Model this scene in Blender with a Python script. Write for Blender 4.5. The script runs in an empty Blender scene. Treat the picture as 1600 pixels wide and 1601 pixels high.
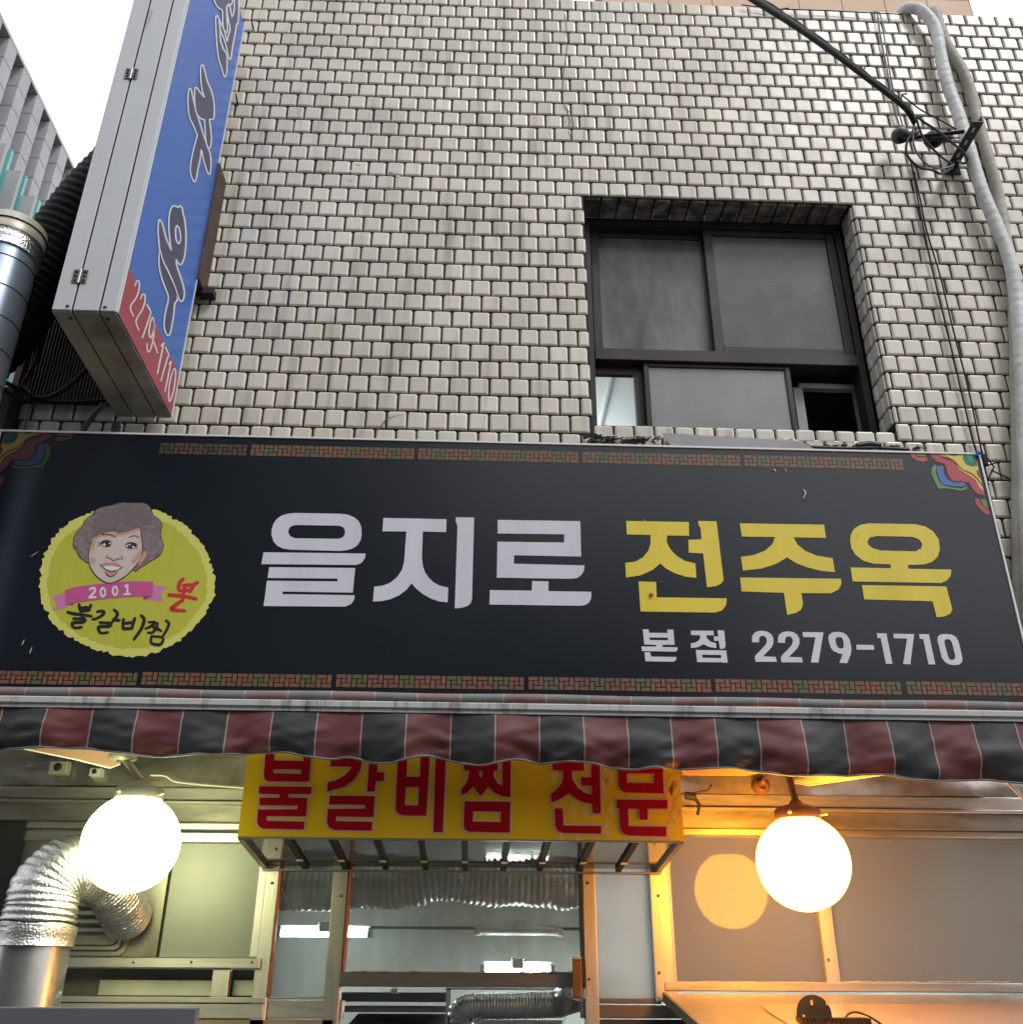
import bpy, math, random
from mathutils import Vector, Matrix, noise as mnoise
from mathutils.geometry import tessellate_polygon
random.seed(4)
rnd = random.random
def ru(a, b): return a + (b - a) * rnd()
SC = bpy.context.scene
COL = SC.collection

# ------------------------------------------------------------------ camera
FOC = 0.95
YAW, PITCH, ROLL = 0.0366819, 0.4574785, 0.0053039
CAM = Vector((-0.536, -4.080, 1.5))
_F = Vector((math.sin(YAW) * math.cos(PITCH), math.cos(YAW) * math.cos(PITCH), math.sin(PITCH)))
_R0 = Vector((math.cos(YAW), -math.sin(YAW), 0)); _U0 = _R0.cross(_F)
_R = _R0 * math.cos(ROLL) + _U0 * math.sin(ROLL)
_U = -_R0 * math.sin(ROLL) + _U0 * math.cos(ROLL)
cd = bpy.data.cameras.new('camera'); cam = bpy.data.objects.new('camera', cd); COL.objects.link(cam)
cd.sensor_fit = 'HORIZONTAL'; cd.sensor_width = 36; cd.lens = 36 * FOC
cd.clip_start = 0.05; cd.clip_end = 2000
m = Matrix((_R, _U, -_F)).transposed().to_4x4(); m.translation = CAM
cam.matrix_world = m
SC.camera = cam

# ------------------------------------------------------------------ world, sun, exposure
W = bpy.data.worlds.new('World'); SC.world = W; W.use_nodes = True
nt = W.node_tree; nt.nodes.clear()
sky = nt.nodes.new('ShaderNodeTexSky'); sky.sky_type = 'NISHITA'; sky.sun_disc = False
sky.sun_elevation = math.radians(52); sky.sun_rotation = math.radians(140)
hs = nt.nodes.new('ShaderNodeHueSaturation'); hs.inputs['Saturation'].default_value = 0.25
mx = nt.nodes.new('ShaderNodeMix'); mx.data_type = 'RGBA'; mx.inputs[0].default_value = 0.86
mx.inputs[7].default_value = (11.2, 11.4, 11.9, 1)
bg = nt.nodes.new('ShaderNodeBackground'); bg.inputs[1].default_value = 0.1
wo = nt.nodes.new('ShaderNodeOutputWorld')
nt.links.new(sky.outputs[0], hs.inputs['Color']); nt.links.new(hs.outputs[0], mx.inputs[6])
nt.links.new(mx.outputs[2], bg.inputs[0]); nt.links.new(bg.outputs[0], wo.inputs[0])
sl = bpy.data.lights.new('sun', 'SUN'); sl.energy = 1.1; sl.angle = math.radians(14); sl.color = (1, .97, .93)
so = bpy.data.objects.new('sun', sl); COL.objects.link(so)
_el, _az = math.radians(52), math.radians(140)
sd = Vector((math.sin(_az) * math.cos(_el), math.cos(_az) * math.cos(_el), math.sin(_el)))
so.rotation_euler = sd.to_track_quat('Z', 'Y').to_euler(); so.location = (6, -10, 14)
SC.view_settings.view_transform = 'Standard'; SC.view_settings.look = 'None'
SC.view_settings.exposure = 0.4; SC.view_settings.gamma = 1; SC.view_settings.use_curve_mapping = False
SC.cycles.max_bounces = 6

# ------------------------------------------------------------------ survey helpers: photo measurement on a known plane -> metres
def ray(x, y): return _F + _R * ((x - 800) / (FOC * 1600)) - _U * ((y - 800.5) / (FOC * 1600))
def P(x, y, Y=0.0): d = ray(x, y); return CAM + d * ((Y - CAM.y) / d.y)
def PX(x, y, X): d = ray(x, y); return CAM + d * ((X - CAM.x) / d.x)
def PZ(x, y, Z): d = ray(x, y); return CAM + d * ((Z - CAM.z) / d.z)
def FX(x, y, Y=0.0): return P(x, y, Y).x
def FZ(x, y, Y=0.0): return P(x, y, Y).z
def proj(v):
    v = Vector(v) - CAM; w = v.dot(_F)
    return 800 + FOC * 1600 * v.dot(_R) / w, 800.5 - FOC * 1600 * v.dot(_U) / w

# ------------------------------------------------------------------ materials
MATS = {}
def sock(v): return (v[0], v[1], v[2], 1)
def mat(name, col, rough=.5, metal=0., col2=None, ns=6., mixw=(.35, .7), bump=0., bs=60., emit=None, es=0., stretch=(1, 1, 1), spec=.5, coat=0., rvar=0., detail=6):
    if name in MATS: return MATS[name]
    M = bpy.data.materials.new(name); M.use_nodes = True; t = M.node_tree; b = t.nodes['Principled BSDF']
    b.inputs['Base Color'].default_value = sock(col); b.inputs['Roughness'].default_value = rough
    b.inputs['Metallic'].default_value = metal; b.inputs['Specular IOR Level'].default_value = spec
    b.inputs['Coat Weight'].default_value = coat
    tc = t.nodes.new('ShaderNodeNewGeometry'); mp = t.nodes.new('ShaderNodeMapping'); mp.inputs['Scale'].default_value = stretch
    t.links.new(tc.outputs['Position'], mp.inputs[0])
    if col2 is not None or rvar:
        n = t.nodes.new('ShaderNodeTexNoise'); n.inputs['Scale'].default_value = ns; n.inputs['Detail'].default_value = detail; n.inputs['Roughness'].default_value = .62
        t.links.new(mp.outputs[0], n.inputs['Vector'])
        r = t.nodes.new('ShaderNodeMapRange'); r.inputs[1].default_value = mixw[0]; r.inputs[2].default_value = mixw[1]
        t.links.new(n.outputs['Fac'], r.inputs[0])
        if col2 is not None:
            x = t.nodes.new('ShaderNodeMix'); x.data_type = 'RGBA'; x.inputs[6].default_value = sock(col); x.inputs[7].default_value = sock(col2)
            t.links.new(r.outputs[0], x.inputs[0]); t.links.new(x.outputs[2], b.inputs['Base Color'])
        if rvar:
            q = t.nodes.new('ShaderNodeMapRange'); q.inputs[3].default_value = rough - rvar; q.inputs[4].default_value = rough + rvar
            t.links.new(n.outputs['Fac'], q.inputs[0]); t.links.new(q.outputs[0], b.inputs['Roughness'])
    if bump:
        n2 = t.nodes.new('ShaderNodeTexNoise'); n2.inputs['Scale'].default_value = bs; n2.inputs['Detail'].default_value = 4
        t.links.new(mp.outputs[0], n2.inputs['Vector'])
        bb = t.nodes.new('ShaderNodeBump'); bb.inputs['Strength'].default_value = bump; bb.inputs['Distance'].default_value = .004
        t.links.new(n2.outputs['Fac'], bb.inputs['Height']); t.links.new(bb.outputs[0], b.inputs['Normal'])
    if emit:
        b.inputs['Emission Color'].default_value = sock(emit); b.inputs['Emission Strength'].default_value = es
    MATS[name] = M
    return M
def glass(name, tint=(.8, .85, .85), mirror=.06, rough=.03, haze=0., hazecol=(.4, .42, .42)):
    M = bpy.data.materials.new(name); M.use_nodes = True; t = M.node_tree; t.nodes.clear()
    o = t.nodes.new('ShaderNodeOutputMaterial'); tr = t.nodes.new('ShaderNodeBsdfTransparent'); tr.inputs[0].default_value = sock(tint)
    g = t.nodes.new('ShaderNodeBsdfGlossy'); g.inputs['Roughness'].default_value = rough
    f = t.nodes.new('ShaderNodeFresnel'); f.inputs[0].default_value = 1.5
    d = t.nodes.new('ShaderNodeBsdfDiffuse'); d.inputs[0].default_value = sock(hazecol)
    n = t.nodes.new('ShaderNodeTexNoise'); n.inputs['Scale'].default_value = 7; n.inputs['Detail'].default_value = 8
    geo = t.nodes.new('ShaderNodeNewGeometry'); mp = t.nodes.new('ShaderNodeMapping'); mp.inputs['Scale'].default_value = (2.2, 1, .5)
    t.links.new(geo.outputs['Position'], mp.inputs[0]); t.links.new(mp.outputs[0], n.inputs['Vector'])
    r = t.nodes.new('ShaderNodeMapRange'); r.inputs[1].default_value = .35; r.inputs[2].default_value = .75; r.inputs[3].default_value = haze * .35; r.inputs[4].default_value = haze * 1.5
    t.links.new(n.outputs['Fac'], r.inputs[0])
    m1 = t.nodes.new('ShaderNodeMixShader'); m2 = t.nodes.new('ShaderNodeMixShader')
    t.links.new(r.outputs[0], m1.inputs[0]); t.links.new(tr.outputs[0], m1.inputs[1]); t.links.new(d.outputs[0], m1.inputs[2])
    ad = t.nodes.new('ShaderNodeMath'); ad.operation = 'ADD'; ad.inputs[1].default_value = mirror; t.links.new(f.outputs[0], ad.inputs[0])
    t.links.new(ad.outputs[0], m2.inputs[0]); t.links.new(m1.outputs[0], m2.inputs[1]); t.links.new(g.outputs[0], m2.inputs[2])
    t.links.new(m2.outputs[0], o.inputs[0]); MATS[name] = M
    return M

def translucent(M, col, w):
    t = M.node_tree; o = t.nodes['Material Output']; b = t.nodes['Principled BSDF']
    tr = t.nodes.new('ShaderNodeBsdfTranslucent'); tr.inputs[0].default_value = sock(col)
    n = t.nodes.new('ShaderNodeTexNoise'); n.inputs['Scale'].default_value = 3; n.inputs['Detail'].default_value = 9
    g = t.nodes.new('ShaderNodeNewGeometry'); t.links.new(g.outputs['Position'], n.inputs['Vector'])
    r = t.nodes.new('ShaderNodeMapRange'); r.inputs[3].default_value = w * .7; r.inputs[4].default_value = w * 1.2; t.links.new(n.outputs['Fac'], r.inputs[0])
    a = t.nodes.new('ShaderNodeMixShader'); t.links.new(r.outputs[0], a.inputs[0])
    t.links.new(b.outputs[0], a.inputs[1]); t.links.new(tr.outputs[0], a.inputs[2]); t.links.new(a.outputs[0], o.inputs[0])
    return M

# ------------------------------------------------------------------ objects
WL = {}
def tag(o, label=None, cat=None, group=None, kind=None):
    if label: o['label'] = label
    if cat: o['category'] = cat
    if group: o['group'] = group
    if kind: o['kind'] = kind
    return o
def thing(name, label, cat, loc=(0, 0, 0), group=None):
    o = bpy.data.objects.new(name, None); COL.objects.link(o); o.location = loc; o.empty_display_size = .1
    WL[o.name] = Vector(loc)
    return tag(o, label, cat, group)
class MB:
    def __init__(s): s.v = []; s.f = []; s.mi = []; s.sm = []
    def add(s, vs, fs, mi=0, smooth=False):
        n = len(s.v); s.v += [tuple(v) for v in vs]
        for f in fs: s.f.append(tuple(i + n for i in f)); s.mi.append(mi); s.sm.append(smooth)
    def box(s, x0, x1, y0, y1, z0, z1, mi=0, b=0.):
        if x0 > x1: x0, x1 = x1, x0
        if y0 > y1: y0, y1 = y1, y0
        if z0 > z1: z0, z1 = z1, z0
        if b:   # chamfer the four edges that face the street
            b = min(b, (x1 - x0) * .4, (z1 - z0) * .4)
            vs = [(x0, y1, z0), (x1, y1, z0), (x1, y1, z1), (x0, y1, z1), (x0, y0 + b, z0), (x1, y0 + b, z0), (x1, y0 + b, z1), (x0, y0 + b, z1),
                  (x0 + b, y0, z0 + b), (x1 - b, y0, z0 + b), (x1 - b, y0, z1 - b), (x0 + b, y0, z1 - b)]
            fs = [(0, 3, 2, 1), (8, 9, 10, 11)] + [(i, (i + 1) % 4, 4 + (i + 1) % 4, 4 + i) for i in range(4)] + [(4 + i, 4 + (i + 1) % 4, 8 + (i + 1) % 4, 8 + i) for i in range(4)]
            s.add(vs, fs, mi); return s
        vs = [(x0, y0, z0), (x1, y0, z0), (x1, y1, z0), (x0, y1, z0), (x0, y0, z1), (x1, y0, z1), (x1, y1, z1), (x0, y1, z1)]
        s.add(vs, [(0, 3, 2, 1), (4, 5, 6, 7), (0, 1, 5, 4), (1, 2, 6, 5), (2, 3, 7, 6), (3, 0, 4, 7)], mi); return s
    def hexa(s, a, b, mi=0):   # two quads a (4 pts) and b (4 pts)
        s.add(list(a) + list(b), [(3, 2, 1, 0), (4, 5, 6, 7)] + [(i, (i + 1) % 4, 4 + (i + 1) % 4, 4 + i) for i in range(4)], mi); return s
    def tube(s, pts, r, n=10, mi=0, cap=True, radf=None):
        pts = [Vector(p) for p in pts]; k = len(pts); ring = []
        up = Vector((0, 0, 1)); prev = None
        for i, p in enumerate(pts):
            t = (pts[min(i + 1, k - 1)] - pts[max(i - 1, 0)]).normalized()
            if prev is None:
                a = t.cross(up) if abs(t.z) < .95 else t.cross(Vector((0, 1, 0)))
            else: a = prev - t * prev.dot(t)
            a.normalize(); prev = a; b = t.cross(a)
            rr = r[i] if isinstance(r, (list, tuple)) else r
            for j in range(n):
                th = 2 * math.pi * j / n; q = rr * (radf(i, th) if radf else 1)
                ring.append(p + a * math.cos(th) * q + b * math.sin(th) * q)
        fs = [(i * n + j, i * n + (j + 1) % n, (i + 1) * n + (j + 1) % n, (i + 1) * n + j) for i in range(k - 1) for j in range(n)]
        s.add(ring, fs, mi, True)
        if cap:
            s.add(ring[:n], [tuple(range(n))[::-1]], mi); s.add(ring[-n:], [tuple(range(n))], mi)
        return s
    def lathe(s, c, prof, n=32, mi=0, axis='Z'):
        c = Vector(c); vs = []
        for r, h in prof:
            for j in range(n):
                th = 2 * math.pi * j / n
                if axis == 'Z': vs.append(c + Vector((r * math.cos(th), r * math.sin(th), h)))
                elif axis == 'Y': vs.append(c + Vector((r * math.cos(th), h, r * math.sin(th))))
                else: vs.append(c + Vector((h, r * math.cos(th), r * math.sin(th))))
        k = len(prof)
        s.add(vs, [(i * n + j, i * n + (j + 1) % n, (i + 1) * n + (j + 1) % n, (i + 1) * n + j) for i in range(k - 1) for j in range(n)], mi, True)
        return s
    def build(s, name, m, parent=None, kind=None, label=None):
        me = bpy.data.meshes.new(name); me.from_pydata(s.v, [], s.f)
        for q in (m if isinstance(m, (list, tuple)) else [m]): me.materials.append(q)
        me.polygons.foreach_set('material_index', s.mi); me.polygons.foreach_set('use_smooth', s.sm); me.update()
        o = bpy.data.objects.new(name, me); COL.objects.link(o)
        if parent is not None:
            o.parent = parent; o.location = -WL.get(parent.name, Vector((0, 0, 0)))
        if kind: o['kind'] = kind
        if label: o['label'] = label
        return o
def catmull(pts, k=6, closed=False):
    n = len(pts); out = []
    rng = range(n if closed else n - 1)
    for i in rng:
        g = (lambda j: pts[j % n]) if closed else (lambda j: pts[max(0, min(n - 1, j))])
        p0, p1, p2, p3 = [Vector(g(i + d)) for d in (-1, 0, 1, 2)]
        for a in range(k):
            t = a / k
            out.append(.5 * ((2 * p1) + (p2 - p0) * t + (2 * p0 - 5 * p1 + 4 * p2 - p3) * t * t + (3 * p1 - p0 - 3 * p2 + p3) * t ** 3))
    if not closed: out.append(Vector(pts[-1]))
    return out
def resample(pts, step):
    out = [Vector(pts[0])]; acc = 0
    for a, b in zip(pts, pts[1:]):
        a = Vector(a); b = Vector(b); L = (b - a).length
        if L == 0: continue
        d = step - acc
        while d <= L: out.append(a.lerp(b, d / L)); d += step
        acc = (acc + L) % step
    return out
def area(l): return sum(a[0] * b[1] - b[0] * a[1] for a, b in zip(l, l[1:] + l[:1])) / 2
def outset(loop, d):   # grow (+) or shrink (-) a closed 2D loop
    l = [Vector((p[0], p[1])) for p in loop]; s = 1 if area(loop) > 0 else -1; out = []; n = len(l)
    for i in range(n):
        a, b, c = l[i - 1], l[i], l[(i + 1) % n]
        e1 = (b - a); e2 = (c - b)
        if e1.length < 1e-6 or e2.length < 1e-6: out.append(tuple(b)); continue
        e1.normalize(); e2.normalize()
        n1 = Vector((e1.y, -e1.x)) * s; n2 = Vector((e2.y, -e2.x)) * s; q = (n1 + n2)
        k = 1 + n1.dot(n2)
        q = q / max(k, .45)
        out.append(tuple(b + q * d))
    return out
def smooth2(loop, k=4): return [(p.x, p.y) for p in catmull([(a, b, 0) for a, b in loop], k, True)]
class Crop:   # a measured detail of the photograph: origin and scale
    def __init__(s, ox, oy, sc, sy=None): s.ox, s.oy, s.s = ox, oy, sc
    def __call__(s, pts): return [(s.ox + a / s.s, s.oy + b / s.s) for a, b in pts]
def planeY(Y): return lambda x, y: P(x, y, Y)
def planeX(X): return lambda x, y: PX(x, y, X)
def flat(mb, loops, pl, mi=0):   # one outline with optional holes -> triangles on a plane
    vs = [[pl(*p) for p in l] for l in loops]
    tris = tessellate_polygon(vs); al = [v for l in vs for v in l]
    mb.add(al, [tuple(t) for t in tris], mi)
def stroke_loop(pts, w, k=5, taper=.75):   # brush stroke outline in photo measures
    c = catmull([(a, b, 0) for a, b in pts], k) if len(pts) > 2 else [Vector((a, b, 0)) for a, b in (pts[0], ((pts[0][0] + pts[1][0]) / 2, (pts[0][1] + pts[1][1]) / 2), pts[1])]
    L, Rr = [], []; n = len(c)
    for i, p in enumerate(c):
        t = (c[min(i + 1, n - 1)] - c[max(i - 1, 0)]); t.normalize(); nn = Vector((-t.y, t.x, 0))
        f = i / (n - 1); ww = w * .5 * (1 - (1 - taper) * abs(2 * f - .9))
        L.append(p + nn * ww); Rr.append(p - nn * ww)
        if i == 0: st = p - t * ww * .8
        if i == n - 1: en = p + t * ww * .8
    return [(p.x, p.y) for p in [st] + L + [en] + Rr[::-1]]

def strip(mb, pts, w, pl, k=5, taper=.75, mi=0):
    lp = stroke_loop(pts, w, k, taper); n = (len(lp) - 2) // 2; L_ = lp[1:n + 1]; E_ = lp[n + 1]; R_ = lp[n + 2:][::-1]
    vs = [pl(*p) for p in [lp[0]] + L_ + R_ + [E_]]
    mb.add(vs, [(0, 1, n + 1)] + [(1 + i, 2 + i, n + 2 + i, n + 1 + i) for i in range(n - 1)] + [(n, 2 * n + 1, 2 * n)], mi)
# ------------------------------------------------------------------ common materials
alu = mat('brushed_aluminium', (.74, .72, .68), .50, .88, (.26, .24, .21), 7, (.4, .75), .15, 90, stretch=(1, 1, .12), rvar=.08)
alu_h = mat('brushed_aluminium_rail', (.72, .70, .66), .48, .88, (.25, .23, .20), 7, (.4, .75), .15, 90, stretch=(.12, 1, 1), rvar=.08)
galv = mat('galvanised_sheet', (.56, .57, .58), .3, .9, (.36, .36, .36), 3, (.4, .7), .2, 25, rvar=.07)
foil = mat('crinkled_foil', (.78, .78, .76), .29, .95, (.58, .58, .56), 14, (.4, .7), 1.0, 130, rvar=.08)
foil2 = mat('aluminium_flex', (.60, .60, .58), .3, 1., (.35, .35, .33), 10, (.4, .7), .3, 80)
brown = mat('brown_window_frame', (.030, .024, .021), .4, .0, (.055, .045, .04), 4, (.4, .75), .1, 80, spec=.3)
black = mat('black_plastic', (.012, .013, .015), .45, 0, (.025, .026, .028), 9)
wirem = mat('cable_black', (.008, .0085, .010), .55, spec=.25)
whitep = mat('white_paint', (.72, .72, .70), .5, 0, (.5, .49, .46), 6)
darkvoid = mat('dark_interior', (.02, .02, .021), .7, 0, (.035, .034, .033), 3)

# ================================================================== ground
asph = mat('asphalt', (.05, .05, .052), .9, 0, (.07, .07, .07), 3, (.3, .7), .5, 40)
g = MB(); g.add([(-400, -400, 0), (400, -400, 0), (400, 400, 0), (-400, 400, 0)], [(0, 1, 2, 3)]); g.build('ground', asph, kind='structure')

# ================================================================== tiled building
TW, TH, ZT = .1, .102825, 7.1295
X0, X1, Z0, Z1 = .008, 1.525, FZ(926, 664), ZT - 16 * TH   # window opening
XL = FX(300, 20)                # left end of the tiled wall
XLL = FX(26, 655)               # left end of the low tiled wall
bld = thing('tiled_building', 'two storey building clad in small cream glazed tiles with dark joints', 'building', (0, 0, 0))
mortar = mat('dark_mortar', (.017, .014, .014), .9, 0, (.045, .038, .036), 8, (.4, .8), .6, 50)
conc = mat('painted_concrete', (.35, .34, .32), .85, 0, (.25, .24, .22), 3)
wm = MB()
zb = 2.5
RW = 3.3
wm.box(XL, X0, 0, .25, zb, ZT)
wm.box(X1, RW, 0, .25, zb, ZT)
wm.box(X0, X1, 0, .25, Z1, ZT)
wm.box(X0, X1, 0, .25, zb, Z0 - .005)
wm.box(XLL - .02, XL - .001, 0, .25, zb, 4.05)
wm.build('wall', mortar, bld)
rb = MB()
rb.box(XL, RW, .25, 4.5, ZT - .35, ZT - .25); rb.box(XL, XL + .1, .25, 4.5, 2.6, ZT - .352); rb.box(RW - .1, RW, .25, 4.5, 2.6, ZT - .352); rb.box(XL + .1, RW - .1, 4.4, 4.5, 2.6, ZT - .352)
rb.build('roof', conc, bld)
# glazed tile with a sloped rim
def tile_mesh(w, h, name='tile', d=.0105, bev=.0085, cr=.008):
    mb = MB(); rings = []
    def ring(ins, y, c):
        a, b = w / 2 - ins, h / 2 - ins; c = max(c - ins * .4, .002)
        pts = [(-a + c * .35, -b), (a - c * .35, -b), (a, -b + c * .35), (a, b - c * 1.1), (a - c * 1.1, b), (-a + c * 1.1, b), (-a, b - c * 1.1), (-a, -b + c * .35)]
        return [(x, y, z) for x, z in pts]
    R = [ring(0, .002, cr), ring(0, -d * .45, cr), ring(bev * .55, -d * .85, cr), ring(bev * 1.15, -d, cr * .8)]
    vs = [v for r in R for v in r]; fs = []
    for i in range(3):
        for j in range(8): fs.append((i * 8 + j, i * 8 + (j + 1) % 8, (i + 1) * 8 + (j + 1) % 8, (i + 1) * 8 + j))
    fs.append(tuple(range(24, 32)))
    return vs, fs
def tile_material():
    M = bpy.data.materials.new('glazed_tile'); M.use_nodes = True; t = M.node_tree; b = t.nodes['Principled BSDF']; N = t.nodes.new; L = t.links.new
    geo = N('ShaderNodeNewGeometry'); sep = N('ShaderNodeSeparateXYZ'); L(geo.outputs['Position'], sep.inputs[0])
    def math_(op, a, b_=None, c=None):
        q = N('ShaderNodeMath'); q.operation = op
        for i, v in enumerate((a, b_, c)):
            if v is None: continue
            if isinstance(v, (int, float)): q.inputs[i].default_value = v
            else: L(v, q.inputs[i])
        return q.outputs[0]
    row = math_('FLOOR', math_('DIVIDE', math_('SUBTRACT', ZT, sep.outputs[2]), TH))
    par = math_('MODULO', row, 2.)
    colm = math_('FLOOR', math_('ADD', math_('DIVIDE', sep.outputs[0], TW), math_('MULTIPLY', par, .5)))
    cmb = N('ShaderNodeCombineXYZ'); L(row, cmb.inputs[0]); L(colm, cmb.inputs[1])
    wn = N('ShaderNodeTexWhiteNoise'); wn.noise_dimensions = '2D'; L(cmb.outputs[0], wn.inputs['Vector'])
    ramp = N('ShaderNodeValToRGB'); L(wn.outputs['Value'], ramp.inputs[0])
    e = ramp.color_ramp.elements; e[0].position = 0; e[0].color = (.64, .595, .495, 1); e[1].position = 1; e[1].color = (.82, .765, .64, 1)
    for p_, c in ((.25, (.71, .66, .56, 1)), (.5, (.75, .675, .575, 1)), (.72, (.71, .68, .59, 1)), (.9, (.78, .735, .62, 1))):
        q = e.new(p_); q.color = c
    n = N('ShaderNodeTexNoise'); n.inputs['Scale'].default_value = 2.2; n.inputs['Detail'].default_value = 6; L(geo.outputs['Position'], n.inputs['Vector'])
    r = N('ShaderNodeMapRange'); r.inputs[1].default_value = .38; r.inputs[2].default_value = .72; L(n.outputs['Fac'], r.inputs[0])
    m1 = N('ShaderNodeMix'); m1.data_type = 'RGBA'; m1.blend_type = 'MULTIPLY'; m1.inputs[7].default_value = (.80, .80, .80, 1)
    L(r.outputs[0], m1.inputs[0]); L(ramp.outputs[0], m1.inputs[6])
    # soot that runs down in streaks
    mp = N('ShaderNodeMapping'); mp.inputs['Scale'].default_value = (9, 9, .9); L(geo.outputs['Position'], mp.inputs[0])
    n2 = N('ShaderNodeTexNoise'); n2.inputs['Scale'].default_value = 1.6; n2.inputs['Detail'].default_value = 7; L(mp.outputs[0], n2.inputs['Vector'])
    r2 = N('ShaderNodeMapRange'); r2.inputs[1].default_value = .54; r2.inputs[2].default_value = .80; r2.inputs[4].default_value = .62; L(n2.outputs['Fac'], r2.inputs[0])
    m2 = N('ShaderNodeMix'); m2.data_type = 'RGBA'; m2.inputs[7].default_value = (.14, .125, .105, 1); L(r2.outputs[0], m2.inputs[0]); L(m1.outputs[2], m2.inputs[6])
    n3 = N('ShaderNodeTexNoise'); n3.inputs['Scale'].default_value = 55; n3.inputs['Detail'].default_value = 3; L(geo.outputs['Position'], n3.inputs['Vector'])
    r3 = N('ShaderNodeMapRange'); r3.inputs[1].default_value = .66; r3.inputs[2].default_value = .8; r3.inputs[4].default_value = .35; L(n3.outputs['Fac'], r3.inputs[0])
    m3 = N('ShaderNodeMix'); m3.data_type = 'RGBA'; m3.inputs[7].default_value = (.2, .18, .15, 1); L(r3.outputs[0], m3.inputs[0]); L(m2.outputs[2], m3.inputs[6])
    L(m3.outputs[2], b.inputs['Base Color']); b.inputs['Roughness'].default_value = .3; b.inputs['Specular IOR Level'].default_value = .5
    bp = N('ShaderNodeBump'); bp.inputs['Strength'].default_value = .25; bp.inputs['Distance'].default_value = .003
    n4 = N('ShaderNodeTexNoise'); n4.inputs['Scale'].default_value = 22; L(geo.outputs['Position'], n4.inputs['Vector']); L(n4.outputs['Fac'], bp.inputs['Height']); L(bp.outputs[0], b.inputs['Normal'])
    return M
tilem = tile_material()
GX, GZ = .0095, .0088
places = []   # (x centre, z centre, width, height)
def in_open(x0, x1, z0, z1): return x1 > X0 + .01 and x0 < X1 - .01 and z0 < Z1 - .01 and z1 > Z0 + .0
zs_top = Z0
for r in range(0, 47):
    z1 = ZT - r * TH; z0 = z1 - TH
    if z0 < zb: break
    off = 0 if r % 2 == 0 else .5
    for c in range(-30, 36):
        a = (c - off) * TW; b = a + TW
        lim = XL if z1 > 4.06 else XLL
        a2, b2 = max(a, lim), min(b, RW)
        if b2 - a2 < .03: continue
        segs = [(a2, b2)]
        if z0 < Z1 - .02 and z1 > Z0 + .02:   # beside the opening
            segs = []
            if a2 < X0: segs.append((a2, min(b2, X0 + .004)))
            if b2 > X1: segs.append((max(a2, X1 - .004), b2))
        for (p, q) in segs:
            if q - p < .028: continue
            zz0, zz1 = z0, z1
            if z0 < Z0 + .02 and z1 > Z0 - .02 and p < X1 - .01 and q > X0 + .01 and z1 > Z0 and not (b2 <= X0 + .01 or a2 >= X1 - .01): continue
            places.append(((p + q) / 2, (zz0 + zz1) / 2, q - p - GX, TH - GZ))
# sill course under the window
sill = []
xx = X0 + .004
while xx < X1 - .02:
    w_ = min(.1, X1 - xx); sill.append((xx + w_ / 2, Z0 - .041, w_ - GX, .070)); xx += .1
places = [p for p in places if not (p[0] > X0 and p[0] < X1 and p[1] < Z0 + .02 and p[1] > Z0 - .10 and abs(p[0] - (X0 + X1) / 2) < (X1 - X0) / 2 - .02)]
# row hidden by the sign's back: leave only what can be seen beside and above it
places = [p for p in places if p[1] > 3.45 or p[0] > 1.45]
places += sill
def scr(p):
    x, y = proj((p[0], 0, p[1]))
    if x < -20 or x > 1620 or y < -10 or y > 1611: return -1
    d = (Vector((p[0], 0, p[1])) - CAM)
    hid = (y < 640 and x < 205 + (700 - y) * .3 and x > 90) or (p[1] < 3.70 and p[0] < 1.7)
    return (0.1 if hid else 1) * p[2] * p[3] / d.length ** 2 * abs(d.y / d.length)
places.sort(key=scr, reverse=True)
cache = {}
stuff = MB()
for i, (x, z, w_, h_) in enumerate(places):
    key = (round(w_, 3), round(h_, 3))
    rx, rz, ry, dy = ru(-.012, .012), ru(-.014, .014), ru(-.012, .012), ru(-.0015, .0015)
    mtx = Matrix.Translation((x + ru(-.0012, .0012), dy, z + ru(-.0012, .0012))) @ Matrix.Rotation(rz, 4, 'Z') @ Matrix.Rotation(rx, 4, 'X') @ Matrix.Rotation(ry, 4, 'Y')
    if i < 300:
        if key not in cache:
            vs, fs = tile_mesh(w_, h_); me = bpy.data.meshes.new('tile'); me.from_pydata(vs, [], fs); me.materials.append(tilem); cache[key] = me
        o = bpy.data.objects.new('tile', cache[key]); COL.objects.link(o); o.parent = bld; o.matrix_local = mtx
    else:
        vs, fs = tile_mesh(w_, h_); stuff.add([mtx @ Vector(v) for v in vs], fs)
# reveal tiles: right jamb and head of the window
vs0, fs0 = tile_mesh(.09, TH - GZ); vs1, _ = tile_mesh(.048, TH - GZ)
nrow = int((Z1 - Z0) / TH) + 2
for r in range(nrow):
    z = Z1 - (r + .5) * TH
    if z < Z0: break
    wide = r % 2
    for (yc, vs) in (((.052, vs0), (.128, vs1)) if wide else ((.030, vs1), (.104, vs0))):
        mm = Matrix.Translation((X1, yc, z)) @ Matrix.Rotation(-math.pi / 2, 4, 'Z') @ Matrix.Rotation(ru(-.02, .02), 4, 'X')
        stuff.add([mm @ Vector(v) for v in vs], fs0)
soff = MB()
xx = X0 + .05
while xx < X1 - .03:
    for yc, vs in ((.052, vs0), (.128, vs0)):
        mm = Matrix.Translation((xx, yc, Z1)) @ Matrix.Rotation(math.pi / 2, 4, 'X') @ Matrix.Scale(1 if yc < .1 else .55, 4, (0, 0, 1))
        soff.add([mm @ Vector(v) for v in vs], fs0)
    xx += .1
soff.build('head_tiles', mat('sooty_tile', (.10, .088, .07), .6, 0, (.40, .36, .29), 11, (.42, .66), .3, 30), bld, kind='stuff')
stuff.build('tile_cladding', tilem, bld, kind='stuff')
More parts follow.
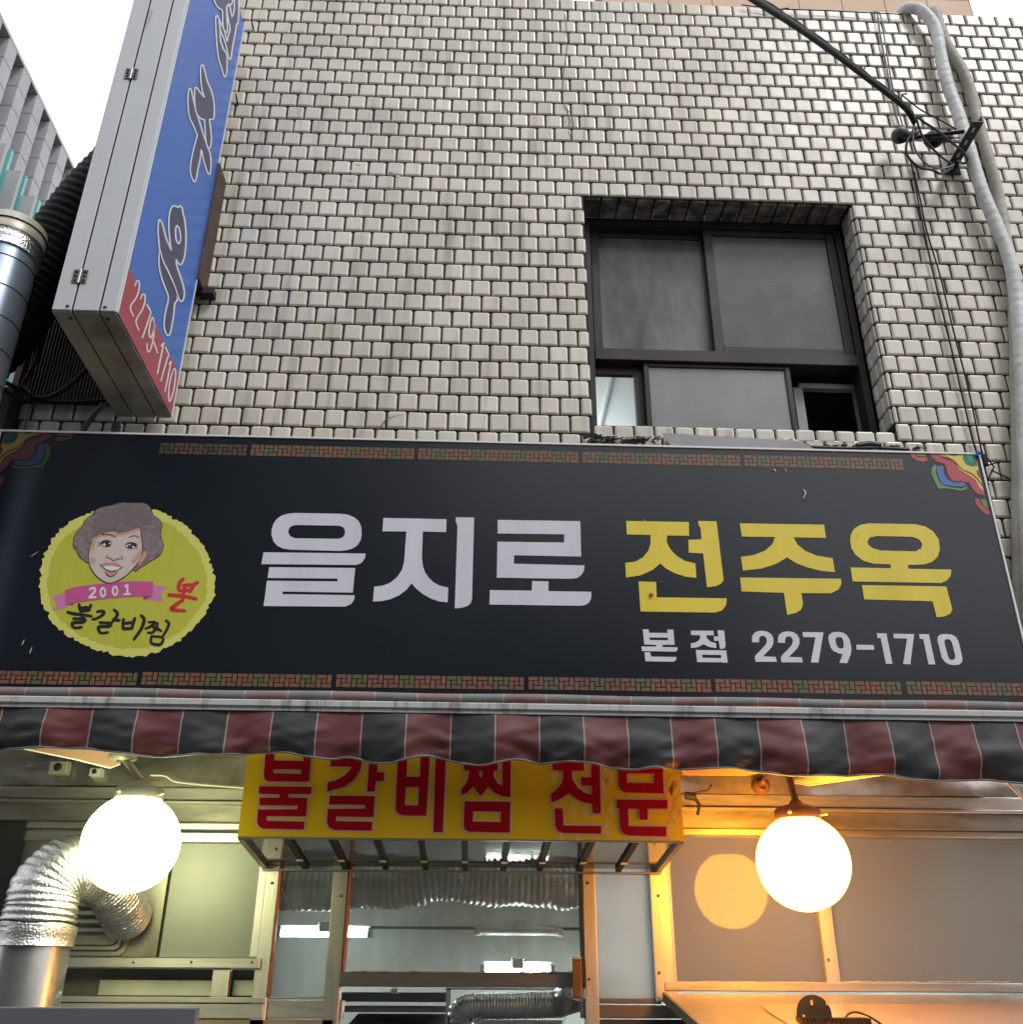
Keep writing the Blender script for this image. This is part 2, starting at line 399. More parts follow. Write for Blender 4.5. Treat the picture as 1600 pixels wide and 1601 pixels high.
sp_ = MB()
for (x, y) in ((548, 268), (561, 256), (549, 280), (612, 268), (622, 276)):
    c = P(x, y, -.0135); n = 9; pts = []
    for i in range(n): t = 2 * math.pi * i / n; r_ = ru(.006, .016); pts.append(c + Vector((r_ * math.cos(t), 0, r_ * math.sin(t) * .9)))
    q = MB(); q.add(pts, [tuple(range(n))]); q.build('paint_splash', mat('pale_splash', (.72, .72, .72), .7, 0, (.55, .54, .52), 50), bld)
# hairline cracks in the cladding
ck = MB()
for ci, (pts, w_) in enumerate((([(884, 22), (886, 45), (888, 62), (886, 82), (884, 100), (881, 120), (880, 142), (880, 160), (887, 172), (891, 190), (890, 206), (894, 222)], 2.2),
                ([(588, 674), (598, 664), (604, 655), (618, 650), (636, 648), (652, 647)], 3.5),
                ([(884, 168), (894, 180), (897, 200)], 3.0))):
    ck = MB()
    for a, b in zip(pts, pts[1:]):
        pa, pb = P(a[0], a[1], -.0142), P(b[0], b[1], -.0142); hw = w_ * .0011
        ck.add([pa + Vector((-hw, 0, 0)), pa + Vector((hw, 0, 0)), pb + Vector((hw, 0, 0)), pb + Vector((-hw, 0, 0))], [(0, 1, 2, 3)])
    ck.build('crack', mat('crack_line', (.16, .15, .135), .9), bld)
# broken mortar along the sign top
cm = MB()
for i in range(120):
    x = ru(922, 1030) if i < 70 else ru(1255, 1440); y = ru(684, 691) if i < 70 else ru(697, 703); c = P(x, y, -.02 - rnd() * .03); s = ru(.008, .024)
    cm.add([c + Vector((ru(-s, s) * 1.8, ru(-s, s), ru(-s, s) * .6)) for _ in range(5)], [(0, 1, 2), (0, 2, 3), (0, 3, 4), (1, 2, 4), (0, 1, 4)])
cm.build('crumbled_mortar', mat('broken_mortar', (.09, .085, .08), .9, 0, (.3, .29, .27), 30), bld, kind='stuff')
cm = MB()
for i in range(26):
    x = 1050 + i * 8.2 + ru(-3, 3); y = 683 + i * .35 + ru(-2, 1.5); c = P(x, y, -.03); s = ru(.012, .022)
    cm.add([c + Vector((ru(-s, s) * 1.6, ru(-s, s), ru(-s, s) * .55)) for _ in range(5)], [(0, 1, 2), (0, 2, 3), (0, 3, 4), (1, 2, 4), (0, 1, 4)])
cm.build('plaster_lumps', mat('pale_plaster', (.55, .52, .46), .9), bld, kind='stuff')

# ---- window of the upper floor
win = MB(); YF = .150
xa, xb = X0 + .012, X1 - .022; za, zb2 = Z0 - .0, Z1 - .012
ztr0, ztr1 = FZ(1100, 567, YF), FZ(1100, 549, YF)
win.box(xa, xa + .035, YF, YF + .10, za, zb2); win.box(xb - .035, xb, YF, YF + .10, za, zb2)
win.box(xa + .035, xb - .035, YF + .0, YF + .10, zb2 - .05, zb2); win.box(xa + .036, xb - .036, YF - .006, YF + .10, ztr0, ztr1, b=.004)
wf = win.build('window', brown, bld)
def sash(x0, x1, z0, z1, y, fw, paneM, nm='sash'):
    s = MB(); s.box(x0, x0 + fw, y, y + .03, z0, z1, b=.003); s.box(x1 - fw, x1, y, y + .03, z0, z1, b=.003)
    s.box(x0 + fw, x1 - fw, y + .002, y + .028, z0, z0 + fw, b=.003); s.box(x0 + fw, x1 - fw, y + .002, y + .028, z1 - fw, z1, b=.003)
    s.build(nm, brown, wf)
    q = MB(); q.box(x0 + fw, x1 - fw, y + .012, y + .017, z0 + fw, z1 - fw); q.build('pane', paneM, wf)
def frosted(name, c1, c2, sc, ns=(1, 1, 1), rough=.22):
    return mat(name, c1, rough, 0, c2, sc, (.3, .72), .14, 70, stretch=ns, spec=.4, detail=8)
p1 = frosted('frosted_pane', (.045, .052, .048), (.22, .23, .205), 3.2, (1.6, 1, .6))
p2 = frosted('dusty_pane', (.05, .051, .05), (.15, .158, .155), 2.6, (.8, 1, .9))
p3 = frosted('frosted_pane_low', (.21, .23, .22), (.34, .355, .33), 1.3, (1, 1, .7), .28)
xm = FX(1118, 460, YF)
sash(xa + .045, xm + .02, ztr1 - .004, zb2 - .045, YF + .052, .045, p1)
sash(xm - .028, xb - .037, ztr1 - .004, zb2 - .040, YF + .012, .050, p2)
sash(FX(1010, 620, YF), FX(1243, 620, YF), za - .02, ztr0 + .006, YF + .012, .028, p3)
ls = MB(); ls.box(FX(994, 620, YF + .05), FX(1012, 620, YF + .05), YF + .05, YF + .085, za, ztr0 - .001)
ls.box(xa + .036, FX(993, 620, YF + .05), YF + .05, YF + .08, ztr0 - .055, ztr0 - .002); ls.build('sash_stile', brown, wf)
aluw = mat('pale_inner_frame', (.30, .29, .27), .5, .3, (.2, .19, .18), 5)
ls = MB(); ls.box(FX(1250, 600, YF + .1), FX(1345, 600, YF + .1), YF + .101, YF + .14, ztr0 - .075, ztr0 - .045); ls.box(FX(1338, 620, YF + .1), FX(1350, 620, YF + .1), YF + .101, YF + .14, za, ztr0 - .076)
ls.box(FX(1244, 620, YF + .09), FX(1258, 620, YF + .09), YF + .10, YF + .12, za, ztr0 - .076)
ls.build('inner_frame', aluw, wf)
# room behind the upper window
rm = MB(); rz = 5.75
rm.add([(-.9, .3, rz), (2.1, .3, rz), (2.1, 4.3, rz), (-.9, 4.3, rz)], [(0, 1, 2, 3)])
rm.build('room_ceiling', mat('ceiling_board', (.78, .82, .82), .7, 0, (.7, .75, .76), 2), bld)
rm = MB()
for y in (1.2, 2.0, 2.9): rm.box(-.9, 2.1, y, y + .02, rz - .012, rz - .002)
for x in (-.2, .45, 1.2): rm.box(x, x + .02, .3, 4.3, rz - .015, rz - .002)
rm.build('ceiling_batten', mat('batten', (.45, .48, .49), .6), bld)
rm = MB(); rm.box(.62, 2.1, .9, .93, 3.6, 5.6); rm.build('dark_curtain', darkvoid, bld)
rm = MB(); rm.box(-.9, 2.1, 4.3, 4.35, 3.2, rz); rm.build('room_wall', mat('room_paint', (.7, .72, .7), .7), bld)
tl = thing('ceiling_light', 'lit ceiling tube inside the upper room seen through the left window gap', 'ceiling light', (.0, 3.6, rz - .05))
q = MB(); q.tube([(-.75, 3.6, rz - .26), (.35, 3.6, rz - .26)], .025, 10); q.build('tube', mat('tube_glow', (1, 1, 1), .5, emit=(.93, 1, 1), es=220), tl)
q = MB(); q.box(-.8, .4, 3.57, 3.63, rz - .23, rz - .018); q.build('tube_base', whitep, tl)

# ================================================================== beige building beyond the parapet
bb = thing('beige_building', 'tall beige stone-panelled building rising behind the parapet', 'building', (8, 9, 0))
bst = mat('beige_panel', (.62, .43, .30), .7, 0, (.52, .36, .25), .7)
bj = mat('panel_joint', (.25, .17, .12), .8)
bx0, bx1 = FX(942, 12, 9), FX(1519, 12, 9); zt9 = FZ(1000, -60, 9)
q = MB(); q.box(bx0, bx1, 9, 15, 0, zt9); q.build('wall', bj, bb)
pw, ph = .9, .62; nz = 0
zz = zt9 - 4.6
while zz < zt9:
    x = bx0 + .01 + (.45 if nz % 2 else 0)
    xs = [bx0 + .01] + ([] if nz % 2 == 0 else [])
    while x < bx1 - .05:
        xe = min(x + pw, bx1); q = MB(); q.box(x + .008, xe - .008, 8.975, 9.0, zz + .008, zz + ph - .008); q.build('stone_panel', bst, bb); x += pw
    if nz % 2: q = MB(); q.box(bx0 + .008, bx0 + .452, 8.975, 9, zz + .008, zz + ph - .008); q.build('stone_panel', bst, bb)
    zz += ph; nz += 1

# ================================================================== grey tower at the left
XT = -16.
tw = thing('office_tower', 'tall grey stone office tower with deep vertical piers and teal glass', 'building', (XT - 3, 30, 0))
stone = mat('grey_granite', (.42, .42, .43), .6, 0, (.34, .34, .35), .6)
stone2 = mat('grey_granite_dark', (.20, .20, .22), .6, 0, (.27, .27, .29), .6)
jt = mat('granite_joint', (.14, .14, .15), .8)
teal = mat('teal_glass', (.06, .33, .33), .15, .0, (.12, .42, .40), .4, spec=1.)
a = PX(-1, 14, XT); b = PX(120, 271, XT)
ztop = (a.z + b.z) / 2
tops = [PX(*p, XT) for p in [(4, 36), (26, 81), (47, 125), (67.5, 168), (87, 207), (106, 245)]]
dy = (tops[-1].y - tops[0].y) / 5; y00 = tops[0].y; zo = sum(t.z for t in tops) / 6
z2 = PX(29.7, 132, XT).z   # mid beam underside level
z3 = PX(3, 215, XT).z
pierw = dy * .50
q = MB(); q.box(XT - 12, XT, y00 - 4 * dy, y00 + 16 * dy, zo + .02, ztop); q.build('roof_band', stone, tw)
q = MB(); q.box(XT - 12, XT - 2.6, y00 - 4 * dy, y00 + 16 * dy, 0, zo); q.build('core_wall', stone2, tw)
for k in range(-4, 16):
    ys = y00 + k * dy
    q = MB(); zz = zo
    nblk = 26; hb = .9
    for i in range(nblk):
        z1_ = zo - i * hb; q.box(XT - 2.6, XT, ys + dy - pierw, ys + dy, z1_ - hb + .03, z1_)
    q.build('pier', stone, tw)
    q = MB(); q.box(XT - 2.55, XT - .02, ys + dy - pierw + .02, ys + dy - .02, 0, zo - .01); q.build('pier_core', jt, tw)
    q = MB(); q.box(XT - 2.6, XT - .35, ys + .001, ys + dy - pierw - .001, z2 - .05, z2 + .9); q.build('spandrel_beam', stone2, tw)
    q = MB(); q.box(XT - 2.2, XT + .12, ys + .1, ys + dy - pierw - .6, z3 - 16, z3); q.build('teal_window', teal, tw)
    q = MB(); q.box(XT - .1, XT + .55, ys + dy - pierw - .5, ys + dy - .9, z3 - 18, z3 - .8); q.build('lower_pier', stone, tw)

# ================================================================== brown metal siding and its tie
sid = MB(); xs0, xs1 = FX(34, 600, -.03), FX(215, 600, -.03); z0s, z1s = FZ(100, 629, -.03), FZ(100, 330, -.03)
nseg = 34; pr = []
for i in range(nseg * 4 + 1):
    ph_ = i % 4; x = xs0 + (xs1 - xs0) * i / (nseg * 4); y = -.03 - (.014 if ph_ in (1, 2) else 0); pr.append((x, y))
vs = [(x, y, z) for z in (z0s, z1s) for x, y in pr] ; n = len(pr)
sid.add(vs, [(i, i + 1, n + i + 1, n + i) for i in range(n - 1)])
sid.box(xs0, xs1, -.026, .0, z0s + .01, z1s)
o = sid.build('metal_siding', mat('brown_siding', (.095, .072, .068), .5, .2, (.055, .042, .042), 6, (.35, .7), .1, 60, stretch=(4, 1, .5)))
tag(o, 'dark brown ribbed metal siding behind the vertical blue sign', 'siding')
q = MB(); q.box(xs0 - .01, xs1, -.05, -.026, z0s - .012, z0s + .006); q.build('bottom_trim', wirem, o)
q = MB(); q.box(xs0 - .03, xs0, -.06, .05, z0s, z1s); q.build('corner_trim', mat('dark_red_trim', (.10, .025, .022), .5), o)

# ================================================================== vertical blue sign
BX1, BX0 = -1.983, -2.235
YB, YFr = -.145, -.925
BZ0 = 3.895; BZ1 = 6.585
bs = thing('projecting_sign', 'tall projecting blue sign box with brush lettering and grey metal edge', 'sign', (-2.11, -.1, BZ0))
edge = mat('painted_sign_metal', (.60, .62, .64), .42, .1, (.52, .54, .57), 1.6, (.35, .7), .0, stretch=(2, 2, .5))
under = mat('grimy_sign_underside', (.38, .36, .31), .6, .1, (.20, .165, .12), 7, (.42, .72), .1, 40)
seam = mat('seam_dark', (.02, .02, .02), .7)
q = MB(); q.box(BX0, BX1 - .004, YFr, YB, BZ0 + .004, BZ1); q.build('box_body', seam, bs)
gx = [BX0, BX0 + (BX1 - BX0) * .31, BX0 + (BX1 - BX0) * .73, BX1 - .004]
for i in range(3):   # edge trims on the front edge, flat strips with dark gaps
    a_, b_ = gx[i] + (.004 if i else 0), gx[i + 1] - (.004 if i < 2 else 0)
    q = MB(); q.box(a_, b_, YFr - .008, YFr - .001, BZ0, BZ1, b=.002); q.build('edge_strip', edge, bs)
    q = MB(); q.box(a_, b_, YFr, YB, BZ0 - .006, BZ0 + .003); q.build('underside_strip', under, bs)
blue = mat('blue_vinyl', (.028, .135, .53), .32, 0, (.038, .15, .54), .8, spec=.6)
redv = mat('red_vinyl', (.42, .050, .072), .35, 0, (.36, .045, .065), 2, spec=.6)
q = MB(); q.box(BX1 - .004, BX1, YFr, YB, BZ0, BZ1); q.build('face_panel', blue, bs)
q = MB(); q.box(BX1 - .003, BX1 + .003, YB - .008, YB + .002, BZ0, BZ1); q.box(BX1 - .003, BX1 + .003, YFr - .002, YFr + .007, BZ0, BZ1); q.build('edge_trim', mat('white_trim', (.75, .77, .78), .4), bs)
zr = PX(213, 426, BX1).z - .02; zr = BZ0 + .235
q = MB(); q.add([(BX1 + .0012, YFr + .007, BZ0 + .002), (BX1 + .0012, YB - .008, BZ0 + .002), (BX1 + .0012, YB - .008, zr), (BX1 + .0012, YFr + .007, zr)], [(0, 1, 2, 3)]); q.build('red_band', redv, bs)
white_v = mat('white_vinyl', (.78, .79, .82), .4, 0, (.70, .71, .75), 3)
grey_v = mat('violet_grey_vinyl', (.058, .060, .135), .4, 0, (.075, .075, .145), 5)
def brush_char(cr, outers, whites, hole=None, white_w=3.):
    w_, g_ = MB(), MB()
    for i, o_ in enumerate(outers):
        lp = smooth2(cr(o_), 3); hl = [smooth2(cr(h), 3) for h in (hole if hole and i == len(outers) - 1 else [])]
        flat(g_, [lp] + hl, planeX(BX1 + .002 + i * .0008))
        for l in [lp] + hl:
            A_, B_ = outset(l, white_w * .5), outset(l, -white_w * .5); n = len(l); pl = planeX(BX1 + .0024 + i * .0008)
            w_.add([pl(*p) for p in A_] + [pl(*p) for p in B_], [(k, (k + 1) % n, n + (k + 1) % n, n + k) for k in range(n)])
    for j, s_ in enumerate(whites):
        strip(w_, cr(s_), white_w, planeX(BX1 + .0048 + j * .0001))
    c = g_.build('brush_character', grey_v, bs); w_.build('character_outline', white_v, c)
c1 = Crop(300, 0, 10.01)
brush_char(c1, [[(372, 280), (395, 252), (425, 300), (445, 380), (440, 470), (450, 640), (490, 760), (545, 850), (552, 980), (548, 1110), (530, 1195), (500, 1190), (465, 1070), (420, 920), (395, 750), (378, 500)],
                [(425, 310), (480, 420), (520, 520), (550, 650), (570, 560), (600, 460), (575, 330), (550, 200), (548, 110), (575, 70), (600, 130), (632, 265), (662, 150), (672, -60), (730, -60), (735, 200), (722, 370), (702, 382), (680, 520), (640, 720), (612, 910), (590, 928), (568, 880), (545, 760), (500, 610), (455, 500), (440, 440)],
                [(360, -60), (365, 50), (420, 130), (475, 170), (480, 300), (490, 430), (520, 495), (545, 512), (558, 470), (552, 300), (545, 130), (575, 75), (620, 70), (632, -60)]], [], white_w=2.2)
c2 = Crop(270, 90, 7.625)
brush_char(c2, [[(190, 400), (203, 372), (222, 390), (245, 500), (280, 640), (320, 770), (370, 930), (420, 1080), (450, 1160), (457, 1280), (447, 1378), (430, 1392), (410, 1360), (370, 1230), (342, 1100), (330, 1200), (300, 1340), (280, 1450), (262, 1482), (242, 1465), (213, 1380), (212, 1290), (240, 1130), (285, 960), (290, 920), (250, 820), (207, 730), (188, 640), (182, 500)],
                [(332, 130), (347, 95), (366, 100), (385, 170), (412, 280), (462, 400), (487, 500), (497, 600), (490, 728), (440, 742), (448, 800), (462, 960), (450, 1068), (430, 1080), (407, 1045), (392, 950), (380, 760), (370, 745), (330, 725), (285, 670), (265, 560), (260, 400), (270, 362), (292, 370), (330, 420), (376, 472), (350, 390), (334, 260)]],
           [], white_w=2.2)
c3 = Crop(0, 300, 3.81)
brush_char(c3, [[(944, 180), (955, 170), (970, 200), (988, 270), (1010, 325), (1020, 345), (1012, 290), (1005, 200), (1010, 130), (1022, 95), (1040, 84), (1060, 92), (1074, 84), (1088, 105), (1090, 130), (1100, 165), (1108, 250), (1106, 330), (1098, 390), (1080, 432), (1062, 425), (1050, 405), (1056, 450), (1080, 520), (1098, 590), (1093, 640), (1078, 653), (1065, 635), (1058, 612), (1055, 650), (1042, 665), (1034, 740), (1015, 840), (1000, 855), (985, 835), (977, 790), (985, 720), (1003, 640), (995, 600), (968, 530), (950, 460), (946, 390), (951, 350), (942, 250)]],
           [[(955, 350), (975, 420), (1005, 480), (1040, 560), (1058, 615)]], hole=[[(1054, 203), (1068, 222), (1076, 270), (1070, 305), (1058, 303), (1047, 270), (1046, 225)]], white_w=2.5)
cn = Crop(180, 420, 6.67)
def digit_mesh(strokes, w_, pl0, cr, name, m, parent, dx=.0001, taper=.85):
    for s_list in strokes:
        q = MB()
        for j, s_ in enumerate(s_list): strip(q, cr(s_), w_, pl0(j * dx), 5, taper)
        q.build(name, m, parent)
digs = [[[(207, 182), (228, 130), (250, 140), (250, 210), (222, 300), (160, 400), (192, 500)]], [[(265, 320), (288, 268), (312, 285), (308, 350), (282, 430), (218, 545), (250, 645)]],
        [[(330, 372), (375, 455)], [(375, 455), (330, 590), (285, 722)]], [[(405, 560), (395, 510), (372, 545), (355, 640), (358, 700), (375, 720), (400, 650), (412, 570), (405, 680), (385, 790), (358, 865), (338, 855), (332, 780)]],
        [[(405, 765), (443, 880)]], [[(478, 812), (508, 775)], [(508, 775), (440, 1100)]], [[(525, 820), (560, 895)], [(560, 895), (520, 1020), (478, 1172)]], [[(562, 1000), (585, 968)], [(585, 968), (520, 1282)]],
        [[(600, 1070), (622, 1045), (632, 1085), (615, 1240), (580, 1370), (562, 1375), (558, 1290), (575, 1160), (602, 1070)]]]
digit_mesh(digs, 2.5, lambda d: planeX(BX1 + .0022 + d), cn, 'digit', white_v, bs)
# hinges, screws
hm = mat('old_hinge', (.25, .24, .23), .4, .8, (.10, .06, .04), 30)
for hy in (119, 435):
    zc = P(212 if hy < 200 else 129, hy, YFr).z
    xg = gx[1]
    q = MB(); q.box(xg - .028, xg - .004, YFr - .013, YFr - .009, zc - .032, zc + .032); q.box(xg + .004, xg + .028, YFr - .013, YFr - .009, zc - .032, zc + .032)
    h = q.build('hinge', hm, bs); q = MB(); q.tube([(xg, YFr - .013, zc - .034), (xg, YFr - .013, zc + .034)], .004, 8)
    q.build('hinge_pin', alu, h)
    q = MB()
    for sx in (-.017, .017):
        for sz in (-.02, 0, .02): q.lathe((xg + sx, YFr - .0135, zc + sz), [(.0, -.003), (.006, -.002), (.006, .001)], 8, axis='Y')
    q.build('hinge_screw', seam, h)
for x in (gx[1] - .02, gx[2] + .02):
    q = MB(); q.box(x - .006, x + .006, YFr - .0105, YFr - .0082, BZ0 + .012, BZ0 + .022); q.build('screw', seam, bs)
    q = MB(); q.box(x - .006, x + .006, YFr + .03, YFr + .045, BZ0 - .0085, BZ0 - .0062); q.build('screw', seam, bs)
rs = MB()
for k_ in range(3):
    rs.add([(gx[1] + .006 + k_ * .007, YFr - .0084, 5.66), (gx[1] + .010 + k_ * .007, YFr - .0084, 5.66), (gx[1] + .009 + k_ * .006, YFr - .0084, 5.50 + k_ * .03), (gx[1] + .007 + k_ * .006, YFr - .0084, 5.50 + k_ * .03)], [(0, 1, 2, 3)])
rs.build('rust_run', mat('rust_stain', (.45, .36, .28), .7), bs)
mpM = mat('rusty_brown_plate', (.10, .065, .058), .6, .2, (.06, .035, .03), 8)
q = MB(); za_, zb_ = FZ(340, 455, -.06), FZ(345, 277, -.06); q.box(FX(295, 400, -.1), FX(333, 400, -.02), -.16, -.015, za_, zb_); q.build('mounting_plate', mpM, bs)
for yy in (290, 457): z_ = FZ(345, yy, -.05); x_ = FX(329, yy, -.05); q = MB(); q.box(x_ - .05, x_ + .02, -.07, -.01, z_ - .02, z_ + .015); q.build('mounting_bolt', seam, bs)
q = MB(); q.box(FX(183, 655, -.05), FX(192, 655, -.05), -.09, -.05, 3.55, BZ0 - .002); q.build('support_post', mat('blue_grey_post', (.05, .07, .10), .5), bs)

# ================================================================== main black sign
YS = -.40
SX0, SX1 = FX(3, 673, YS), FX(1529, 708, YS); SZ1 = FZ(760, 693, YS); SZ0 = 2.50
ms = thing('shop_sign', 'long black shop sign with white and yellow Korean lettering and a phone number', 'sign', ((SX0 + SX1) / 2, -.2, SZ0))
sgn = mat('black_sign_face', (.006, .010, .016), .27, 0, (.010, .014, .020), .6, (.3, .7), .12, 2.2, spec=.5, rvar=.05)
q = MB(); q.box(SX0, SX1, YS, -.03, SZ0, SZ1); q.build('sign_box', sgn, ms)
q = MB(); e_ = .008
q.box(SX0 - e_, SX1 + e_, YS - .006, YS + .03, SZ1, SZ1 + e_); q.box(SX0 - e_, SX0, YS - .006, YS + .03, SZ0 - e_, SZ1); q.box(SX1, SX1 + e_, YS - .006, YS + .03, SZ0 - e_, SZ1); q.box(SX0, SX1, YS - .006, YS + .03, SZ0 - e_, SZ0)
q.build('edge_trim', mat('white_edge', (.78, .78, .76), .4), ms)
wv = mat('white_letter_vinyl', (.70, .70, .77), .38, 0, (.63, .63, .70), 2, stretch=(6, 1, .6))
yv = mat('yellow_letter_vinyl', (.78, .62, .055), .38, 0, (.68, .54, .05), 3, (.45, .8), stretch=(2, 1, .4))
A = Crop(400, 780, 2.963); B = Crop(940, 680, 2.424); Dg = Crop(990, 970, 6.154); Eg = Crop(1250, 970, 5.926)
def sm(l, idx=None): return smooth2(l, 3)
def letter(cr, parts, m, off=.002, name='letter', parent=None, pl=None):
    q = MB()
    for pt in parts: flat(q, [cr(l) for l in pt], (pl or planeY)(YS - off) if pl is None else pl(off))
    return q.build(name, m, parent or ms)
ring1 = [(72, 165), (74, 140), (82, 115), (97, 93), (120, 77), (150, 68), (185, 65), (395, 69), (430, 74), (458, 86), (478, 104), (489, 130), (491, 165), (487, 190), (474, 212), (452, 228), (425, 237), (390, 241), (160, 235), (125, 229), (98, 216), (82, 197)]
hole1 = [(150, 155), (153, 140), (163, 127), (185, 121), (385, 124), (405, 131), (414, 148), (411, 168), (400, 180), (380, 185), (180, 182), (160, 173)]
letter(A, [[ring1, hole1], [[(36, 247), (509, 253), (506, 272), (497, 288), (484, 300), (465, 306), (26, 302)]],
           [[(62, 316), (461, 320), (450, 434), (126, 429), (124, 441), (459, 446), (455, 468), (443, 486), (415, 499), (36, 496), (52, 379), (378, 382), (379, 369), (55, 366)]]], wv)
letter(A, [[[(592, 88), (884, 94), (882, 154), (774, 151), (770, 270), (774, 310), (785, 340), (803, 367), (825, 387), (855, 402), (892, 411), (889, 479), (850, 475), (810, 461), (775, 441), (745, 417), (722, 391), (697, 422), (665, 446), (625, 464), (585, 473), (543, 475), (549, 406), (588, 402), (625, 387), (655, 362), (677, 330), (688, 290), (698, 151), (587, 150)]],
           [[(928, 85), (1012, 86), (1002, 465), (996, 483), (980, 496), (955, 504), (922, 507), (935, 125), (926, 102)]]], wv)
letter(A, [[[(1121, 97), (1504, 103), (1508, 267), (1197, 261), (1196, 300), (1524, 308), (1521, 332), (1510, 352), (1490, 366), (1465, 370), (1117, 365), (1120, 198), (1429, 202), (1430, 164), (1121, 160)]],
           [[(1281, 380), (1357, 382), (1356, 427), (1555, 430), (1555, 458), (1545, 480), (1525, 492), (1505, 495), (1083, 489), (1085, 422), (1279, 425)]]], wv)
letter(B, [[[(95, 326), (333, 330), (334, 382), (250, 381), (249, 405), (262, 432), (285, 457), (318, 477), (358, 487), (362, 542), (320, 537), (280, 524), (248, 507), (225, 487), (195, 512), (150, 532), (95, 540), (92, 485), (130, 480), (160, 463), (180, 438), (188, 410), (188, 379), (98, 377)]],
           [[(368, 326), (438, 327), (465, 550), (455, 564), (435, 573), (402, 577), (387, 449), (333, 446), (331, 397), (381, 396), (378, 355), (370, 342)]],
           [[(142, 555), (209, 557), (211, 615), (477, 619), (474, 645), (460, 664), (435, 673), (150, 669)]]], yv)
letter(B, [[[(526, 335), (846, 340), (853, 390), (730, 388), (745, 415), (775, 440), (820, 458), (878, 467), (887, 520), (835, 515), (785, 503), (740, 486), (705, 464), (665, 488), (610, 506), (538, 514), (530, 462), (580, 455), (622, 438), (650, 414), (660, 387), (534, 385)]],
           [[(527, 540), (910, 545), (911, 565), (900, 586), (872, 600), (760, 599), (766, 640), (760, 660), (740, 674), (706, 682), (693, 598), (533, 593)]]], yv)
letter(B, [[[(944, 400), (948, 375), (962, 353), (985, 340), (1015, 335), (1190, 338), (1230, 347), (1260, 366), (1280, 395), (1285, 435), (1276, 462), (1255, 481), (1225, 491), (1163, 493), (1166, 507), (1328, 510), (1326, 532), (1314, 550), (1290, 561), (954, 555), (946, 502), (1099, 505), (1097, 490), (1035, 488), (995, 477), (965, 455), (950, 430)],
             [(1010, 405), (1018, 389), (1045, 383), (1180, 386), (1205, 395), (1218, 413), (1214, 430), (1192, 441), (1060, 438), (1030, 429), (1013, 416)]],
           [[(989, 569), (1309, 574), (1332, 660), (1325, 676), (1305, 687), (1273, 691), (1257, 630), (998, 623)]]], yv)
letter(Dg, [[[(95, 85), (150, 85), (155, 118), (333, 120), (330, 88), (388, 88), (402, 232), (345, 235), (330, 228), (318, 235), (283, 236), (283, 255), (432, 258), (428, 285), (410, 300), (88, 294), (80, 250), (224, 250), (222, 235), (108, 230)], [(157, 163), (335, 165), (338, 190), (160, 188)]],
            [[(112, 305), (165, 307), (175, 347), (420, 351), (415, 380), (390, 397), (120, 392)]]], wv)
letter(Dg, [[[(555, 97), (775, 99), (778, 142), (705, 142), (712, 170), (740, 200), (800, 220), (803, 265), (750, 258), (710, 245), (680, 226), (640, 250), (600, 262), (558, 265), (556, 220), (600, 212), (630, 195), (648, 170), (645, 142), (560, 140)]],
            [[(812, 94), (878, 96), (892, 245), (880, 268), (838, 276), (825, 195), (782, 197), (776, 154), (822, 152)]],
            [[(605, 283), (898, 288), (912, 405), (855, 405), (850, 395), (835, 402), (618, 400)], [(665, 328), (848, 332), (850, 362), (668, 358)]]], wv)
two = [(1148, 210), (1144, 185), (1148, 150), (1165, 122), (1200, 104), (1245, 98), (1295, 108), (1332, 133), (1352, 170), (1353, 215), (1335, 258), (1300, 295), (1250, 345), (1375, 350), (1385, 398), (1180, 397), (1173, 355), (1180, 335), (1250, 264), (1280, 228), (1290, 195), (1284, 168), (1265, 150), (1235, 148), (1217, 163), (1213, 185), (1215, 210)]
letter(Dg, [[two]], wv, name='digit'); letter(Dg, [[[(x + 250, y + 5) for x, y in two]]], wv, name='digit')
seven = [(30, 107), (225, 110), (178, 390), (108, 388), (150, 155), (37, 153)]
letter(Eg, [[seven]], wv, name='digit')
letter(Eg, [[[(270, 160), (276, 135), (298, 115), (330, 106), (370, 105), (410, 114), (445, 140), (468, 180), (480, 230), (484, 265), (478, 310), (445, 395), (372, 393), (402, 312), (365, 305), (322, 286), (294, 255), (277, 205)], [(335, 180), (340, 160), (370, 153), (395, 160), (408, 185), (414, 240), (405, 258), (380, 260), (355, 245), (342, 215)]]], wv, name='digit')
letter(Eg, [[[(527, 224), (690, 227), (695, 272), (533, 270)]]], wv, name='hyphen')
letter(Eg, [[[(717, 118), (808, 120), (865, 402), (803, 400), (755, 165), (725, 163)]]], wv, name='digit')
letter(Eg, [[[(870, 122), (1065, 126), (1030, 405), (963, 403), (1000, 168), (877, 165)]]], wv, name='digit')
letter(Eg, [[[(1110, 125), (1202, 127), (1262, 407), (1198, 406), (1150, 172), (1118, 170)]]], wv, name='digit')
letter(Eg, [[[(1280, 180), (1284, 155), (1298, 136), (1325, 126), (1365, 124), (1412, 130), (1448, 148), (1472, 182), (1485, 225), (1513, 350), (1508, 385), (1485, 407), (1440, 414), (1390, 407), (1350, 384), (1322, 345)], [(1345, 200), (1350, 178), (1375, 171), (1400, 180), (1415, 205), (1447, 330), (1440, 358), (1420, 367), (1392, 358), (1378, 330)]]], wv, name='digit')
